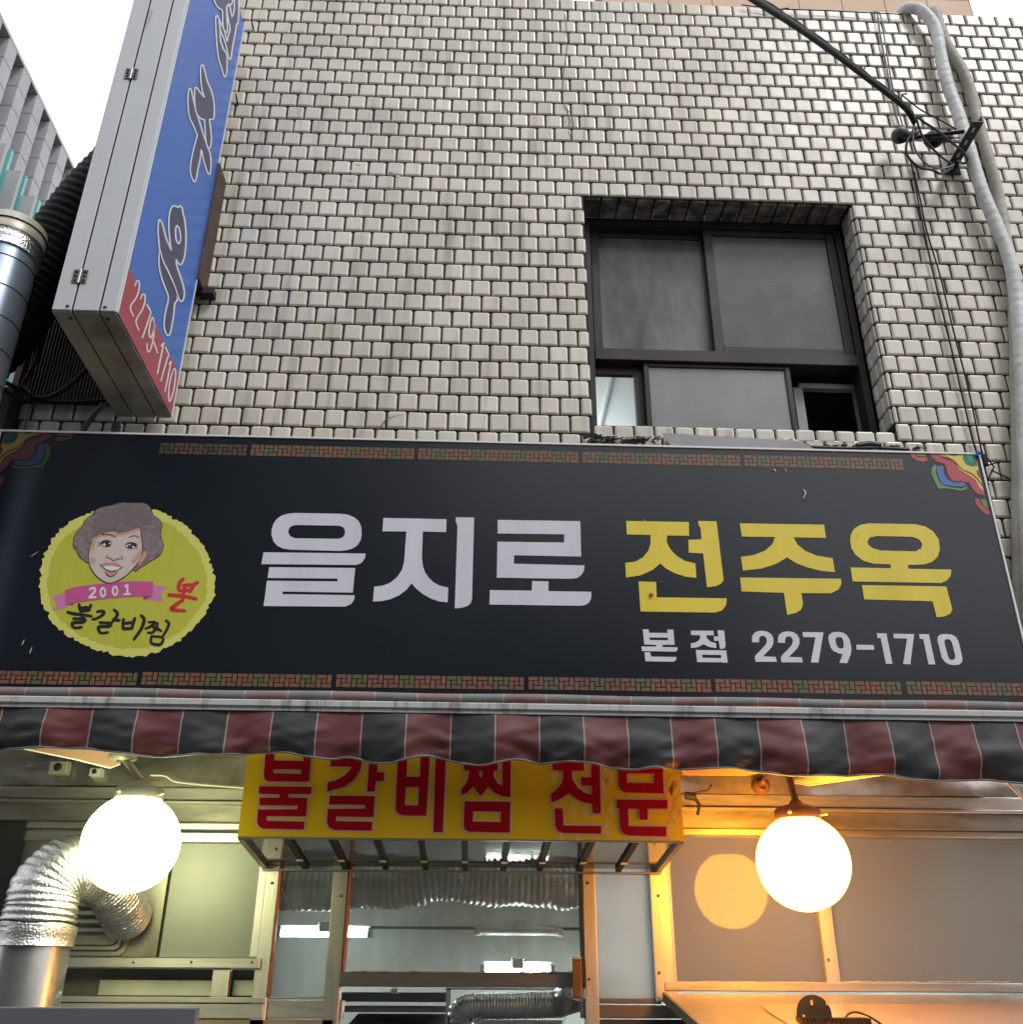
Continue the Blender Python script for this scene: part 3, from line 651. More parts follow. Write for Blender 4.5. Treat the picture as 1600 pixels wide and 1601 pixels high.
# pinwheel brick border print
bo = mat('border_terracotta', (.21, .092, .052), .5, 0, (.16, .07, .042), 6); bgm = mat('border_olive', (.115, .105, .035), .5, 0, (.11, .10, .045), 6)
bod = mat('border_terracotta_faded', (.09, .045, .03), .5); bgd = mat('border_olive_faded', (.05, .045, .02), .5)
def border(x0, x1, yt, yb_, nb, start, fade=False):   # photo x range on line; yt/yb = functions of x
    q = MB(); u0 = P(x0, yt(x0), YS).x; u1 = P(x1, yt(x1), YS).x; zt_ = P((x0 + x1) / 2, yt((x0 + x1) / 2), YS).z; zb_ = P((x0 + x1) / 2, yb_((x0 + x1) / 2), YS).z
    bw = (u1 - u0) / nb; h = zt_ - zb_; gp = bw * .035
    for i in range(nb):
        a_ = u0 + i * bw; mi = 1 if (i + start) % 3 == 1 else 0
        for (ax, az, bx_, bz) in ((0, .67, .67, 1), (.67, .33, 1, 1), (.33, 0, 1, .33), (0, 0, .33, .67), (.33, .33, .67, .67)):
            xA, xB, zA, zB = a_ + ax * bw + gp, a_ + bx_ * bw - gp, zb_ + az * h + gp * .8, zb_ + bz * h - gp * .8
            q.add([(xA, YS - .0012, zA), (xB, YS - .0012, zA), (xB, YS - .0012, zB), (xA, YS - .0012, zB)], [(0, 1, 2, 3)], mi)
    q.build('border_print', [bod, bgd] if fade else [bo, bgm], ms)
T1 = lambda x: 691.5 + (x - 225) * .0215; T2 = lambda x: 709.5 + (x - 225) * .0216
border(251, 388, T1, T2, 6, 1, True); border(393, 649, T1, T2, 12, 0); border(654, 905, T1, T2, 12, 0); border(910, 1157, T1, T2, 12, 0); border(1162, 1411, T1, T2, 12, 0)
L1 = lambda x: 1048.5 + x * .0105 if x < 500 else 1053.7 + (x - 500) * .0125; L2 = lambda x: L1(x) + 21
border(-55, 217, L1, L2, 11, 0); border(223, 520, L1, L2, 12, 0); border(526, 820, L1, L2, 12, 0); border(826, 1112, L1, L2, 12, 0); border(1117, 1408, L1, L2, 12, 2); border(1416, 1696, L1, L2, 12, 1)
# round emblem with portrait
LG = Crop(0, 660, 3.48)
def lay(loops, m, off, name, parent, smoothk=0, cr=LG):
    first = None
    for l in loops:
        q = MB(); flat(q, [smooth2(cr(l), smoothk) if smoothk else cr(l)], planeY(YS - off)); o = q.build(name, m, parent); first = first or o
    return first
def blob(rx, ry, jag, n, cx=690, cy=864):
    out = []
    for i in range(n):
        t = 2 * math.pi * i / n; j = 1 + (ru(-jag, jag) if i % 2 else ru(0, jag * .6)) ; w_ = 1 + .012 * math.sin(5 * t + 1)
        out.append((cx + rx * math.cos(t) * j * w_ + (math.sin(t) * 8 if i % 2 else 0), cy + ry * math.sin(t) * j * w_))
    return out
emb = lay([blob(474, 404, .028, 170)], mat('emblem_yellow_edge', (.70, .68, .16), .4), .0016, 'emblem_disc', ms)
lay([blob(432, 364, .02, 110)], mat('emblem_yellow', (.50, .50, .05), .4, 0, (.56, .54, .07), 5, stretch=(8, 1, .5)), .0020, 'emblem_inner', emb)
K = Crop(50, 900, 5.517)
pk = mat('ribbon_pink', (.58, .10, .29), .45); pkl = mat('ribbon_pink_light', (.62, .22, .42), .45); pkd = mat('ribbon_fold', (.36, .04, .16), .45)
lay([[(170, 180), (288, 145), (300, 275), (175, 303), (222, 240)], [(1040, 82), (1168, 92), (1105, 150), (1137, 226), (962, 205), (1035, 175)]], pkl, .0024, 'ribbon_tail', emb, cr=K)
lay([[(288, 243), (372, 235), (345, 256), (292, 250)], [(958, 176), (1042, 178), (962, 208)]], pkd, .0027, 'ribbon_fold', emb, cr=K)
lay([[(286, 122), (370, 98), (480, 82), (640, 64), (760, 52), (860, 46), (1048, 52), (1040, 181), (960, 176), (850, 182), (650, 196), (470, 218), (370, 236), (290, 250)]], pk, .0030, 'ribbon_band', emb, cr=K)
wl_ = mat('ribbon_lettering', (.75, .70, .74), .45)
def strokes(cr, ss, w_, m, off, name, parent, taper=.8, split=False):
    if split:
        for s_ in ss: strokes(cr, [s_], w_, m, off, name, parent, taper)
        return
    q = MB()
    for j, s_ in enumerate(ss): strip(q, cr(s_), w_, planeY(YS - off - j * .00008), 5, taper)
    return q.build(name, m, parent)
def ell(cx, cy, rx, ry, n=12, rot=0): return [(cx + rx * math.cos(2 * math.pi * i / n), cy + ry * math.sin(2 * math.pi * i / n)) for i in range(n + 1)]
strokes(K, [[(498, 122), (515, 106), (540, 110), (540, 135), (515, 165), (492, 188)], [(490, 188), (552, 184)]], 4.0, wl_, .0033, 'year_digit', emb)
strokes(K, [ell(612, 142, 20, 36)], 3.2, wl_, .0033, 'year_digit', emb, 1)
strokes(K, [ell(717, 131, 20, 36)], 3.2, wl_, .0033, 'year_digit', emb, 1)
strokes(K, [[(822, 76), (824, 158)], [(800, 92), (822, 80)], [(793, 161), (850, 157)]], 3.2, wl_, .0033, 'year_digit', emb, 1)
bk = mat('brush_black', (.012, .012, .012), .5); rd = mat('brush_red', (.60, .03, .04), .45)
strokes(K, [[(405, 246), (415, 290), (422, 312)], [(510, 250), (500, 275), (490, 305)], [(425, 278), (498, 274)], [(420, 306), (495, 300)], [(303, 312), (350, 326), (440, 338), (518, 350)], [(450, 335), (425, 368)], [(355, 370), (455, 374), (440, 400), (355, 406), (352, 432), (378, 450), (432, 442)]], 5.6, bk, .0024, 'brush_letter', emb)
strokes(K, [[(560, 312), (600, 305), (622, 318), (600, 345), (560, 368), (520, 378)], [(706, 292), (738, 325), (718, 370), (688, 402)], [(700, 372), (732, 384), (760, 384)], [(582, 404), (678, 410), (665, 436), (580, 440), (578, 472), (602, 495), (658, 488)]], 5.6, bk, .0024, 'brush_letter', emb)
strokes(K, [[(790, 372), (786, 415), (785, 458)], [(890, 365), (872, 410), (865, 452)], [(800, 412), (870, 402)], [(782, 458), (868, 455)], [(938, 342), (968, 375), (945, 455), (878, 552)]], 5.8, bk, .0024, 'brush_letter', emb)
strokes(K, [[(1005, 402), (1062, 402), (1020, 440), (975, 458)], [(1030, 432), (1088, 470)], [(1085, 405), (1072, 450), (1040, 490), (1000, 490)], [(1060, 440), (1118, 478)], [(1152, 386), (1182, 412), (1160, 470), (1130, 520)], [(1032, 518), (1030, 580), (1108, 592), (1128, 535), (1032, 522)]], 5.0, bk, .0024, 'brush_letter', emb)
strokes(K, [[(1308, 25), (1275, 62), (1264, 110), (1275, 135)], [(1435, 58), (1400, 75), (1380, 110), (1362, 145)], [(1300, 88), (1380, 78)], [(1285, 128), (1365, 125)], [(1318, 100), (1306, 165)], [(1175, 166), (1300, 175), (1420, 200)], [(1305, 206), (1250, 245), (1200, 285), (1250, 298), (1322, 302)]], 6.6, rd, .0024, 'brush_letter', emb)
H = Crop(100, 770, 9.412)
hair = mat('portrait_hair', (.30, .245, .235), .45, 0, (.15, .125, .13), 34, (.35, .65), stretch=(1.2, 1, 2.2)); hair2 = mat('portrait_hair_dark', (.15, .125, .12), .45, 0, (.24, .195, .19), 40, (.35, .7), stretch=(.6, 1, 2.6))
skin = mat('portrait_skin', (.66, .50, .42), .45, 0, (.64, .56, .53), 12, (.35, .6)); blush = mat('portrait_blush', (.62, .33, .26), .45); ink = mat('portrait_ink', (.035, .025, .03), .5)
por = lay([[(360, 1040), (300, 1000), (230, 960), (185, 860), (135, 800), (135, 700), (150, 640), (190, 570), (265, 500), (300, 410), (400, 330), (450, 270), (540, 215), (720, 180), (820, 145), (930, 148), (1050, 150), (1180, 150), (1270, 210), (1320, 330), (1400, 390), (1450, 470), (1430, 590), (1440, 680), (1470, 770), (1450, 850), (1400, 940), (1240, 1035), (1110, 1120), (1030, 1150), (900, 900), (500, 900)]], ink, .0034, 'portrait_outline', emb, 2, H)
lay([outset([(360, 1040), (300, 1000), (230, 960), (185, 860), (135, 800), (135, 700), (150, 640), (190, 570), (265, 500), (300, 410), (400, 330), (450, 270), (540, 215), (720, 180), (820, 145), (930, 148), (1050, 150), (1180, 150), (1270, 210), (1320, 330), (1400, 390), (1450, 470), (1430, 590), (1440, 680), (1470, 770), (1450, 850), (1400, 940), (1240, 1035), (1110, 1120), (1030, 1150), (900, 900), (500, 900)], -9)], hair, .0037, 'portrait_hair', emb, 2, H)
fc = [(430, 690), (450, 640), (540, 600), (700, 560), (900, 560), (1110, 500), (1140, 640), (1165, 850), (1130, 980), (1060, 1080), (950, 1200), (820, 1290), (690, 1338), (600, 1320), (480, 1240), (400, 1130), (358, 1000), (365, 850), (390, 760)]
lay([fc], ink, .0040, 'portrait_jaw_line', emb, 2, H); lay([outset(fc, -12)], skin, .0043, 'portrait_face', emb, 2, H)
lay([[(400, 760), (450, 640), (540, 610), (700, 580), (900, 570), (1090, 520), (1110, 560), (900, 620), (740, 640), (560, 640), (480, 700), (440, 830), (395, 870)], [(1140, 830), (1120, 960), (1000, 1060), (1010, 980)], [(1180, 860), (1215, 900), (1200, 960), (1100, 1070), (1110, 1000), (1150, 930)], [(400, 950), (470, 990), (430, 1060), (385, 1010)]], blush, .0046, 'portrait_blush', emb, 2, H)
lay([[(430, 665), (420, 500), (480, 380), (620, 280), (800, 190), (1000, 170), (1200, 220), (1290, 280), (1320, 340), (1200, 450), (1100, 515), (980, 560), (870, 590), (760, 602), (790, 565), (690, 560), (600, 600), (560, 640), (540, 610)]], hair2, .0049, 'portrait_fringe', emb, 2, H)
strokes(H, [[(500, 430), (700, 300), (950, 200), (1150, 200)], [(560, 500), (800, 380), (1050, 270), (1240, 250)], [(640, 520), (900, 430), (1100, 350), (1280, 300)], [(700, 540), (950, 500), (1150, 430)]], .9, hair, .0052, 'portrait_hair_strand', emb)
lay([ell(628, 748, 78, 52, 14)[:-1], ell(985, 778, 82, 50, 14)[:-1]], ink, .0052, 'portrait_eye', emb, 0, H)
eyw = mat('portrait_white', (.72, .74, .74), .45)
lay([[(560, 770), (600, 740), (615, 775), (600, 790)], [(660, 740), (690, 735), (700, 765), (670, 760)], [(905, 790), (935, 760), (945, 790), (930, 805)], [(1000, 790), (1040, 790), (1040, 815), (1005, 812)], [(950, 765), (975, 750), (985, 768), (960, 782)]], eyw, .0055, 'portrait_eye_light', emb, 0, H)
strokes(H, [[(500, 730), (540, 740), (570, 710)], [(495, 780), (530, 770), (560, 740)], [(1050, 740), (1075, 780), (1060, 835)], [(560, 615), (660, 615), (770, 655)], [(950, 662), (1030, 632), (1110, 658)], [(650, 918), (622, 955), (680, 965), (730, 1000), (790, 975), (860, 972), (845, 925)], [(530, 1050), (560, 1085), (620, 1135), (690, 1160), (770, 1150), (820, 1120), (870, 1095)], [(610, 1175), (640, 1215), (690, 1235), (750, 1210), (780, 1170)]], 1.0, ink, .0058, 'portrait_line', emb, split=True)
lips = mat('portrait_lips', (.62, .26, .24), .45)
lay([[(540, 1060), (620, 1025), (690, 1035), (760, 1030), (860, 1095), (760, 1072), (640, 1062), (570, 1080)], [(605, 1160), (700, 1170), (785, 1165), (750, 1210), (690, 1230), (635, 1210)]], lips, .0055, 'portrait_lips', emb, 2, H)
lay([[(575, 1085), (640, 1075), (720, 1078), (850, 1105), (790, 1140), (690, 1152), (620, 1130)]], eyw, .0056, 'portrait_teeth', emb, 0, H)
# corner ornaments
Q = Crop(1400, 690, 8.0)
orn = [('red', [(435, 143), (550, 146), (600, 215), (700, 240), (760, 290), (810, 370), (870, 410), (970, 450), (1030, 530), (1110, 625), (1121, 682), (1030, 655), (970, 600), (930, 520), (830, 500), (730, 500), (670, 440), (640, 330), (620, 285), (520, 250), (460, 200)], 0),
       ('yellow', [(545, 143), (992, 143), (1022, 260), (1045, 350), (1108, 622), (1060, 580), (1010, 490), (960, 445), (870, 400), (810, 360), (760, 280), (700, 230), (610, 195), (560, 165)], 1),
       ('brown', [(600, 148), (640, 185), (740, 232), (800, 300), (850, 352), (960, 392), (1030, 452), (1102, 560), (1096, 575), (1022, 472), (950, 412), (845, 368), (792, 315), (732, 248), (640, 203), (592, 160)], 2),
       ('green', [(852, 143), (992, 143), (1028, 308), (960, 315), (890, 290), (845, 220)], 2), ('jade', [(905, 160), (985, 160), (1005, 270), (960, 270), (910, 230)], 3),
       ('blue', [(530, 305), (605, 310), (610, 400), (660, 480), (730, 515), (860, 510), (895, 550), (830, 570), (700, 560), (580, 535), (545, 450), (520, 360)], 1),
       ('leaf', [(510, 290), (520, 310), (510, 390), (550, 500), (580, 545), (700, 575), (830, 590), (905, 560), (895, 600), (820, 620), (720, 600), (620, 585), (545, 600), (490, 490), (455, 420), (455, 350), (480, 305)], 1),
       ('red', [(175, 143), (232, 143), (280, 200), (390, 200), (415, 235), (350, 260), (270, 240), (210, 200)], 0), ('leaf', [(240, 143), (372, 143), (385, 190), (320, 190), (270, 180)], 0),
       ('red', [(1000, 710), (1050, 720), (1080, 790), (1180, 870), (1186, 925), (1120, 900), (1040, 830), (1005, 770)], 0), ('leaf', [(1068, 725), (1135, 730), (1168, 850), (1100, 800)], 0),
       ('purple', [(650, 145), (770, 145), (782, 178), (720, 180)], 2), ('purple', [(1020, 365), (1045, 362), (1072, 470), (1030, 420)], 2)]
oc = {'red': (.47, .055, .075), 'yellow': (.72, .56, .09), 'brown': (.22, .10, .03), 'green': (.015, .17, .09), 'jade': (.02, .30, .17), 'blue': (.06, .15, .42), 'leaf': (.13, .28, .055), 'purple': (.10, .03, .08)}
cx_ = (SX0 + SX1) / 2
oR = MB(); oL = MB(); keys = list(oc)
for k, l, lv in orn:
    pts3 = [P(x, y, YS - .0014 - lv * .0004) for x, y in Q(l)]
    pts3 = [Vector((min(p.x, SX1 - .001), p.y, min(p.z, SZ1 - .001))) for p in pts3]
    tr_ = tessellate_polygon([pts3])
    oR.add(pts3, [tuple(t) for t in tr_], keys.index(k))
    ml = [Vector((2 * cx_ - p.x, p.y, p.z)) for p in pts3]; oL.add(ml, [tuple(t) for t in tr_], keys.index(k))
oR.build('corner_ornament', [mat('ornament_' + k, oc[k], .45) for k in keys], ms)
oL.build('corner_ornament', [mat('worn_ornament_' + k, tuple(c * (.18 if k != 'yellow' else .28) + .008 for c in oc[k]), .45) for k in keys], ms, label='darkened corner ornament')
# drips and scratches on the sign face
q = MB()
for (pts, w_) in (([(1257, 765), (1260, 771), (1256, 780)], 2.2), ([(1008, 812), (1009, 816)], 1.5), ([(48, 870), (60, 862)], 1.), ([(38, 1000), (34, 1009)], 1.6), ([(50, 1012), (46, 1022)], 1.8), ([(1210, 733), (1214, 737)], 2), ([(1228, 732), (1230, 738)], 1.2)):
    flat(q, [stroke_loop(pts, w_, 3, .3)], planeY(YS - .0062))
q.build('scratch', mat('scratch_white', (.6, .6, .58), .6), ms)
q = MB(); q.lathe(P(1019, 929, YS - .006), [(0, -.008), (.008, -.005), (.010, .006)], 10, axis='Y'); q.build('rubber_plug', mat('orange_plug', (.55, .26, .03), .5), ms)
q = MB(); c = P(1036, 909, YS - .004)
for i in range(9): s = .008; q.add([c + Vector((ru(-s, s) * 1.4, ru(-s, 0), ru(-s, s) * .7)) for _ in range(3)], [(0, 1, 2)])
c = P(1341, 837, YS - .004)
for i in range(5): s = .005; q.add([c + Vector((ru(-s, s), ru(-s, 0), ru(-s, s))) for _ in range(3)], [(0, 1, 2)])
q.build('dead_insect', mat('insect_brown', (.25, .15, .07), .7), ms)
# flashing offcut lying on the sign
q = MB(); a4 = [P(1036, 678, -.05), P(1250, 690, -.05), P(1276, 704, -.30), P(1050, 699, -.33)]
q.hexa(a4, [p + Vector((0, 0, .004)) for p in a4]); q.box(a4[0].x, a4[0].x + .004, -.30, -.05, SZ1, SZ1 + .03)
o = q.build('metal_offcut', mat('grey_flashing', (.20, .20, .21), .5, .2, (.26, .26, .27), 8)); tag(o, 'bent grey sheet metal strip lying on the top edge of the long sign', 'metal strip')
q = MB(); q.tube([P(1265, 699, -.2), P(1320, 701, -.2), P(1370, 700, -.2), P(1422, 703, -.2)], .008, 6); q.tube([P(1340, 697, -.2), P(1360, 694, -.2), P(1378, 697, -.2)], .014, 6)
o = q.build('rubber_strip', black); tag(o, 'crumpled black rubber strip on the sign top below the window', 'rubber strip')
q = MB()
for i in range(6): c = P(1530, 709, YS - .01); s = .018; q.add([c + Vector((ru(-s, s) * 1.3, ru(-s, 0), ru(-s, s) * .8)) for _ in range(4)], [(0, 1, 2), (0, 2, 3)])
q.build('blue_tape', mat('blue_tape', (.02, .22, .62), .5), ms)

# ================================================================== awning under the sign
aw = thing('awning', 'retracted red and charcoal striped awning with wavy valance below the long sign', 'awning', (-.4, -.5, 2.3))
YV = -.70
xr = FX(1585, 1130, YV); per = (xr - FX(76, 1112, YV)) / 11
def stripes(name, red, dark, seamc, phase, rough=.55):
    M = bpy.data.materials.new(name); M.use_nodes = True; t = M.node_tree; b = t.nodes['Principled BSDF']; N = t.nodes.new; L = t.links.new
    geo = N('ShaderNodeNewGeometry'); sep = N('ShaderNodeSeparateXYZ'); L(geo.outputs['Position'], sep.inputs[0])
    def mm(op, a, b_=0.):
        q = N('ShaderNodeMath'); q.operation = op
        for i, v in enumerate((a, b_)):
            if isinstance(v, (int, float)): q.inputs[i].default_value = v
            else: L(v, q.inputs[i])
        return q.outputs[0]
    u = mm('DIVIDE', mm('SUBTRACT', sep.outputs[0], phase - 40 * per), per); fr = mm('FRACT', u)
    isred = mm('LESS_THAN', fr, .5)
    h = mm('FRACT', mm('MULTIPLY', u, 2.)); seam_ = mm('LESS_THAN', mm('MINIMUM', h, mm('SUBTRACT', 1., h)), .016)
    n = N('ShaderNodeTexNoise'); n.inputs['Scale'].default_value = 9; n.inputs['Detail'].default_value = 8; L(geo.outputs['Position'], n.inputs['Vector'])
    r = N('ShaderNodeMapRange'); r.inputs[1].default_value = .4; r.inputs[2].default_value = .75; r.inputs[4].default_value = .55; L(n.outputs['Fac'], r.inputs[0])
    a_ = N('ShaderNodeMix'); a_.data_type = 'RGBA'; a_.inputs[6].default_value = sock(dark); a_.inputs[7].default_value = sock(red); L(isred, a_.inputs[0])
    c_ = N('ShaderNodeMix'); c_.data_type = 'RGBA'; c_.inputs[7].default_value = sock(seamc); L(seam_, c_.inputs[0]); L(a_.outputs[2], c_.inputs[6])
    d_ = N('ShaderNodeMix'); d_.data_type = 'RGBA'; d_.blend_type = 'MULTIPLY'; d_.inputs[7].default_value = (.6, .6, .6, 1); L(r.outputs[0], d_.inputs[0]); L(c_.outputs[2], d_.inputs[6])
    L(d_.outputs[2], b.inputs['Base Color']); b.inputs['Roughness'].default_value = rough
    w = N('ShaderNodeTexNoise'); w.inputs['Scale'].default_value = 600; L(geo.outputs['Position'], w.inputs['Vector'])
    bp = N('ShaderNodeBump'); bp.inputs['Strength'].default_value = .2; bp.inputs['Distance'].default_value = .001; L(w.outputs['Fac'], bp.inputs['Height']); L(bp.outputs[0], b.inputs['Normal'])
    return M
random.seed(9)
fab = stripes('striped_canvas', (.150, .040, .042), (.032, .033, .035), (.34, .26, .21), xr, .58)
fabo = stripes('weathered_canvas', (.24, .165, .155), (.19, .19, .18), (.36, .33, .30), xr + .03, .7)
AX0, AX1 = -2.75, 2.05
cl = [(-80, 1168), (0, 1170), (70, 1168), (130, 1169), (185, 1176), (260, 1180), (345, 1178), (434, 1175), (480, 1182), (514, 1185), (547, 1182), (602, 1193), (670, 1180), (745, 1196), (804, 1186), (850, 1192), (909, 1190), (975, 1201), (1027, 1199), (1090, 1201), (1150, 1200), (1200, 1206), (1250, 1212), (1320, 1211), (1380, 1209), (1430, 1218), (1480, 1219), (1540, 1217), (1600, 1224), (1700, 1226)]
cp = [P(x, y, YV - .01) for x, y in cl]; cc = catmull(cp, 4)
def bot(x):
    for a_, b_ in zip(cc, cc[1:]):
        if a_.x <= x <= b_.x: return a_.z + (b_.z - a_.z) * (x - a_.x) / (b_.x - a_.x)
    return cc[0].z if x < cc[0].x else cc[-1].z
zv1 = 2.405
q = MB(); nx, nz_ = 320, 16; vs = []
for s in (0, 1):
    for j in range(nz_ + 1):
        f = j / nz_
        for i in range(nx + 1):
            x = AX0 + (AX1 - AX0) * i / nx; zb_ = bot(x); z = zv1 + (zb_ - zv1) * f
            y = YV - .012 * f * math.sin(x * 21 + 1.3 * math.sin(x * 3.1)) - f * .045 + .02 * f * f + .12 * max(0, f - .58) ** 2 + .026 * f * (1 - .3 * f) * mnoise.noise(Vector((x * 5.5, f * 1.8, 3.3))) + .014 * f * mnoise.noise(Vector((x * 15 + f * 4, f * 5, 1.3))) + .010 * f * abs(mnoise.noise(Vector((x * 9 - f * 5, f * 3, 7.7))))
            vs.append((x, y + s * .003, z))
n1 = nx + 1; k1 = n1 * (nz_ + 1)
fs = [(j * n1 + i, j * n1 + i + 1, (j + 1) * n1 + i + 1, (j + 1) * n1 + i) for j in range(nz_) for i in range(nx)]
fs += [tuple(k1 + v for v in f[::-1]) for f in fs]
q.add(vs, fs, 0, True); q.build('valance', fab, aw)
q = MB(); q.tube([Vector(vs[nz_ * n1 + i]) + Vector((0, .001, 0)) for i in range(0, nx + 1)], .0042, 6); q.build('valance_hem', mat('grey_hem', (.15, .15, .16), .5), aw)
barm = mat('grimy_white_bar', (.50, .50, .49), .5, .0, (.11, .105, .10), 9, (.52, .72), .1, 40, stretch=(2.2, 1, .35))
zb0, zb1 = FZ(800, 1110, YV - .02), FZ(800, 1099, YV - .02)
q = MB(); q.box(AX0, AX1, YV - .022, YV + .05, zb0, zb1, b=.004); q.box(AX0, AX1, YV - .014, YV + .045, zb0 - .012, zb0 - .0005); q.build('front_bar', barm, aw)
yr_ = -.62; zr_ = FZ(800, 1091, yr_ - .02); 
q = MB(); q.tube([(AX0 + (AX1 - AX0) * i / 40, yr_, zr_ + .002 * math.sin(i)) for i in range(41)], .019, 16); q.build('fabric_roll', fabo, aw)
q = MB(); q.add([(AX0, yr_ - .01, zr_ - .018), (AX1, yr_ - .01, zr_ - .018), (AX1, YV - .01, zb1 + .001), (AX0, YV - .01, zb1 + .001)], [(0, 1, 2, 3)]); q.build('fabric_lead', fabo, aw)
q = MB(); q.box(AX0, AX1, -.50, -.46, zr_ - .05, zr_ + .0); q.build('mounting_rail', wirem, aw)
armM = mat('arm_board', (.30, .16, .10), .6, 0, (.24, .13, .08), 4)
armE = mat('arm_edge', (.70, .66, .60), .5)
q = MB(); t4 = [P(28, 1168, -.64), P(188, 1160, -.60), P(188, 1194, -.40), P(172, 1200, -.40)]; q.hexa(t4, [p + Vector((0, 0, .02)) for p in t4]); q.build('arm_board', armM, aw)
q = MB(); q.tube([t4[0], P(120, 1187, -.5), t4[3], t4[2]], .004, 6); q.build('arm_board_edge', armE, aw)
q = MB(); t4 = [P(1065, 1200, -.60), P(1215, 1204, -.62), P(1165, 1213, -.48), P(1068, 1212, -.5)]; q.hexa(t4, [p + Vector((0, 0, .02)) for p in t4]); q.build('arm_board', armM, aw)
q = MB(); t4 = [P(1238, 1204, -.58), P(1400, 1208, -.62), P(1265, 1227, -.44), P(1243, 1223, -.44)]; q.hexa(t4, [p + Vector((0, 0, .02)) for p in t4]); q.build('arm_board', mat('pale_board', (.42, .40, .38), .5), aw)
q = MB(); q.tube([t4[1], t4[2], t4[3]], .004, 6); q.build('arm_board_edge', armE, aw)
q = MB(); q.tube([P(1575, 1222, -.5), P(1605, 1252, -.3)], .008, 6); q.build('arm_rod', armE, aw)

# ================================================================== shopfront
sf = thing('shopfront', 'aluminium framed restaurant shopfront with glass panes under the awning', 'storefront', (-.4, 0, 0))
def bar(xL, xR, yT, yB, ref, Y=0., dep=.06, m=alu, name='post', b=.004, front=0.):
    """vertical member: xL,xR measured at photo height ref; yT,yB photo heights"""
    q = MB(); q.box(FX(xL, ref, Y), FX(xR, ref, Y), Y - front, Y + dep, FZ((xL + xR) / 2, yB, Y), FZ((xL + xR) / 2, yT, Y), b=b); return q.build(name, m, sf)
def rail(xL, xR, yT, yB, Y=0., dep=.05, m=alu_h, name='rail', b=.003, front=0.):
    q = MB(); c = (xL + xR) / 2; q.box(FX(xL, yB, Y), FX(xR, yB, Y), Y - front, Y + dep, FZ(c, yB, Y), FZ(c, yT, Y), b=b); return q.build(name, m, sf)
def pane(xL, xR, yT, yB, m, Y=0., ref=None, name='pane', y2=.03):
    ref = ref or (yT + yB) / 2; q = MB(); c = (xL + xR) / 2
    q.box(FX(xL, ref, Y), FX(xR, ref, Y), Y + y2, Y + y2 + .006, FZ(c, yB, Y), FZ(c, yT, Y)); return q.build(name, m, sf)
glz = glass('door_glass', (.86, .88, .86), .03, .03, .12, (.42, .46, .48))
film = translucent(mat('frosted_film', (.15, .145, .14), .05, 0, (.11, .105, .10), 3, (.3, .7), .05, 5, spec=.38), (.74, .72, .70), .46)
film2 = translucent(mat('frosted_film_grey', (.13, .135, .14), .16, 0, (.17, .165, .165), 2.5, (.3, .7), spec=.3), (.86, .87, .87), .74)
pan = mat('grey_board', (.25, .255, .235), .42, .1, (.21, .21, .195), 2.5, (.3, .7), spec=.5)
# posts
bar(414, 437, 1345, 1640, 1370); bar(521, 545, 1345, 1640, 1370); bar(911, 931, 1345, 1640, 1370); bar(1016, 1049, 1300, 1566, 1370, dep=.07); bar(1284, 1305, 1300, 1548, 1450)
bar(546, 549.5, 1345, 1522, 1370, m=mat('red_gasket', (.30, .07, .03), .5), name='gasket', front=.004, dep=.03); bar(437.5, 440, 1345, 1558, 1370, m=MATS['red_gasket'], name='gasket', front=.004, dep=.03)
bar(905, 910.5, 1345, 1545, 1370, m=black, name='gasket', dep=.03)
bar(1049.5, 1053, 1300, 1538, 1450, m=alu, name='glazing_bead', front=.003, dep=.03)
# panes
pane(437, 521, 1345, 1558, glz, ref=1370); pane(549, 906, 1345, 1521, glz, ref=1370)
pane(931, 1016, 1345, 1561, film2, ref=1370); pane(1049, 1284, 1299, 1536, film, ref=1450); pane(1305, 1760, 1299, 1536, film, ref=1450)
# rails
rail(530, 908, 1520, 1543, front=.008, m=mat('dull_steel_rail', (.34, .32, .30), .38, .8, (.20, .18, .16), 5, (.4, .7), .1, 50, stretch=(.2, 1, 1))); rail(405, 530, 1558, 1562, front=-.006); rail(380, 534, 1564, 1592, front=-.012, dep=.08)
rail(911, 1036, 1561, 1569, front=-.014, dep=.08, m=mat('dark_steel', (.22, .19, .15), .4, .7)); rail(911, 1100, 1571, 1592, front=-.012, dep=.08, m=MATS['dark_steel']); rail(1040, 1760, 1536, 1551, front=.004)
rail(1100, 1284, 1298, 1301, front=.003, m=whitep, name='glazing_bead'); rail(1305, 1760, 1299, 1303, front=.003, m=whitep, name='glazing_bead')
# header bands over the whole front
hx0, hx1 = -2.75, 2.2
def band(yT, yB, dep0, m, name='header_band'):
    q = MB(); q.box(hx0, hx1, -dep0, .12, FZ(700, yB, -dep0), FZ(700, yT, -dep0), b=.003); q.build(name, m, sf)
hb1 = mat('header_metal', (.66, .64, .58), .42, .85, (.26, .23, .19), 5, (.38, .72), .35, 16, stretch=(.35, 1, 1.6), rvar=.06)
hb2 = mat('header_metal_dark', (.42, .40, .36), .42, .8, (.16, .15, .13), 5, (.4, .7), .3, 20, stretch=(.4, 1, 1.5))
band(1306, 1296, .006, hb1) if False else None
q = MB(); q.box(hx0, FX(413, 1310), -.006, .05, FZ(300, 1317), FZ(300, 1301.5), b=.003); q.build('header_band', hb1, sf)
for (yT, yB, d, m_) in ((1290.5, 1301, .012, hb1), (1262, 1289, .03, hb2), (1256, 1261.5, .045, hb1), (1236, 1255.5, .022, hb1)): band(yT, yB, d, m_)
fm = mat('dented_fascia_sheet', (.60, .57, .52), .30, .85, (.24, .21, .17), 5, (.35, .7), .9, 9, rvar=.08)
q = MB(); nx = 60
for j in range(6):
    pass
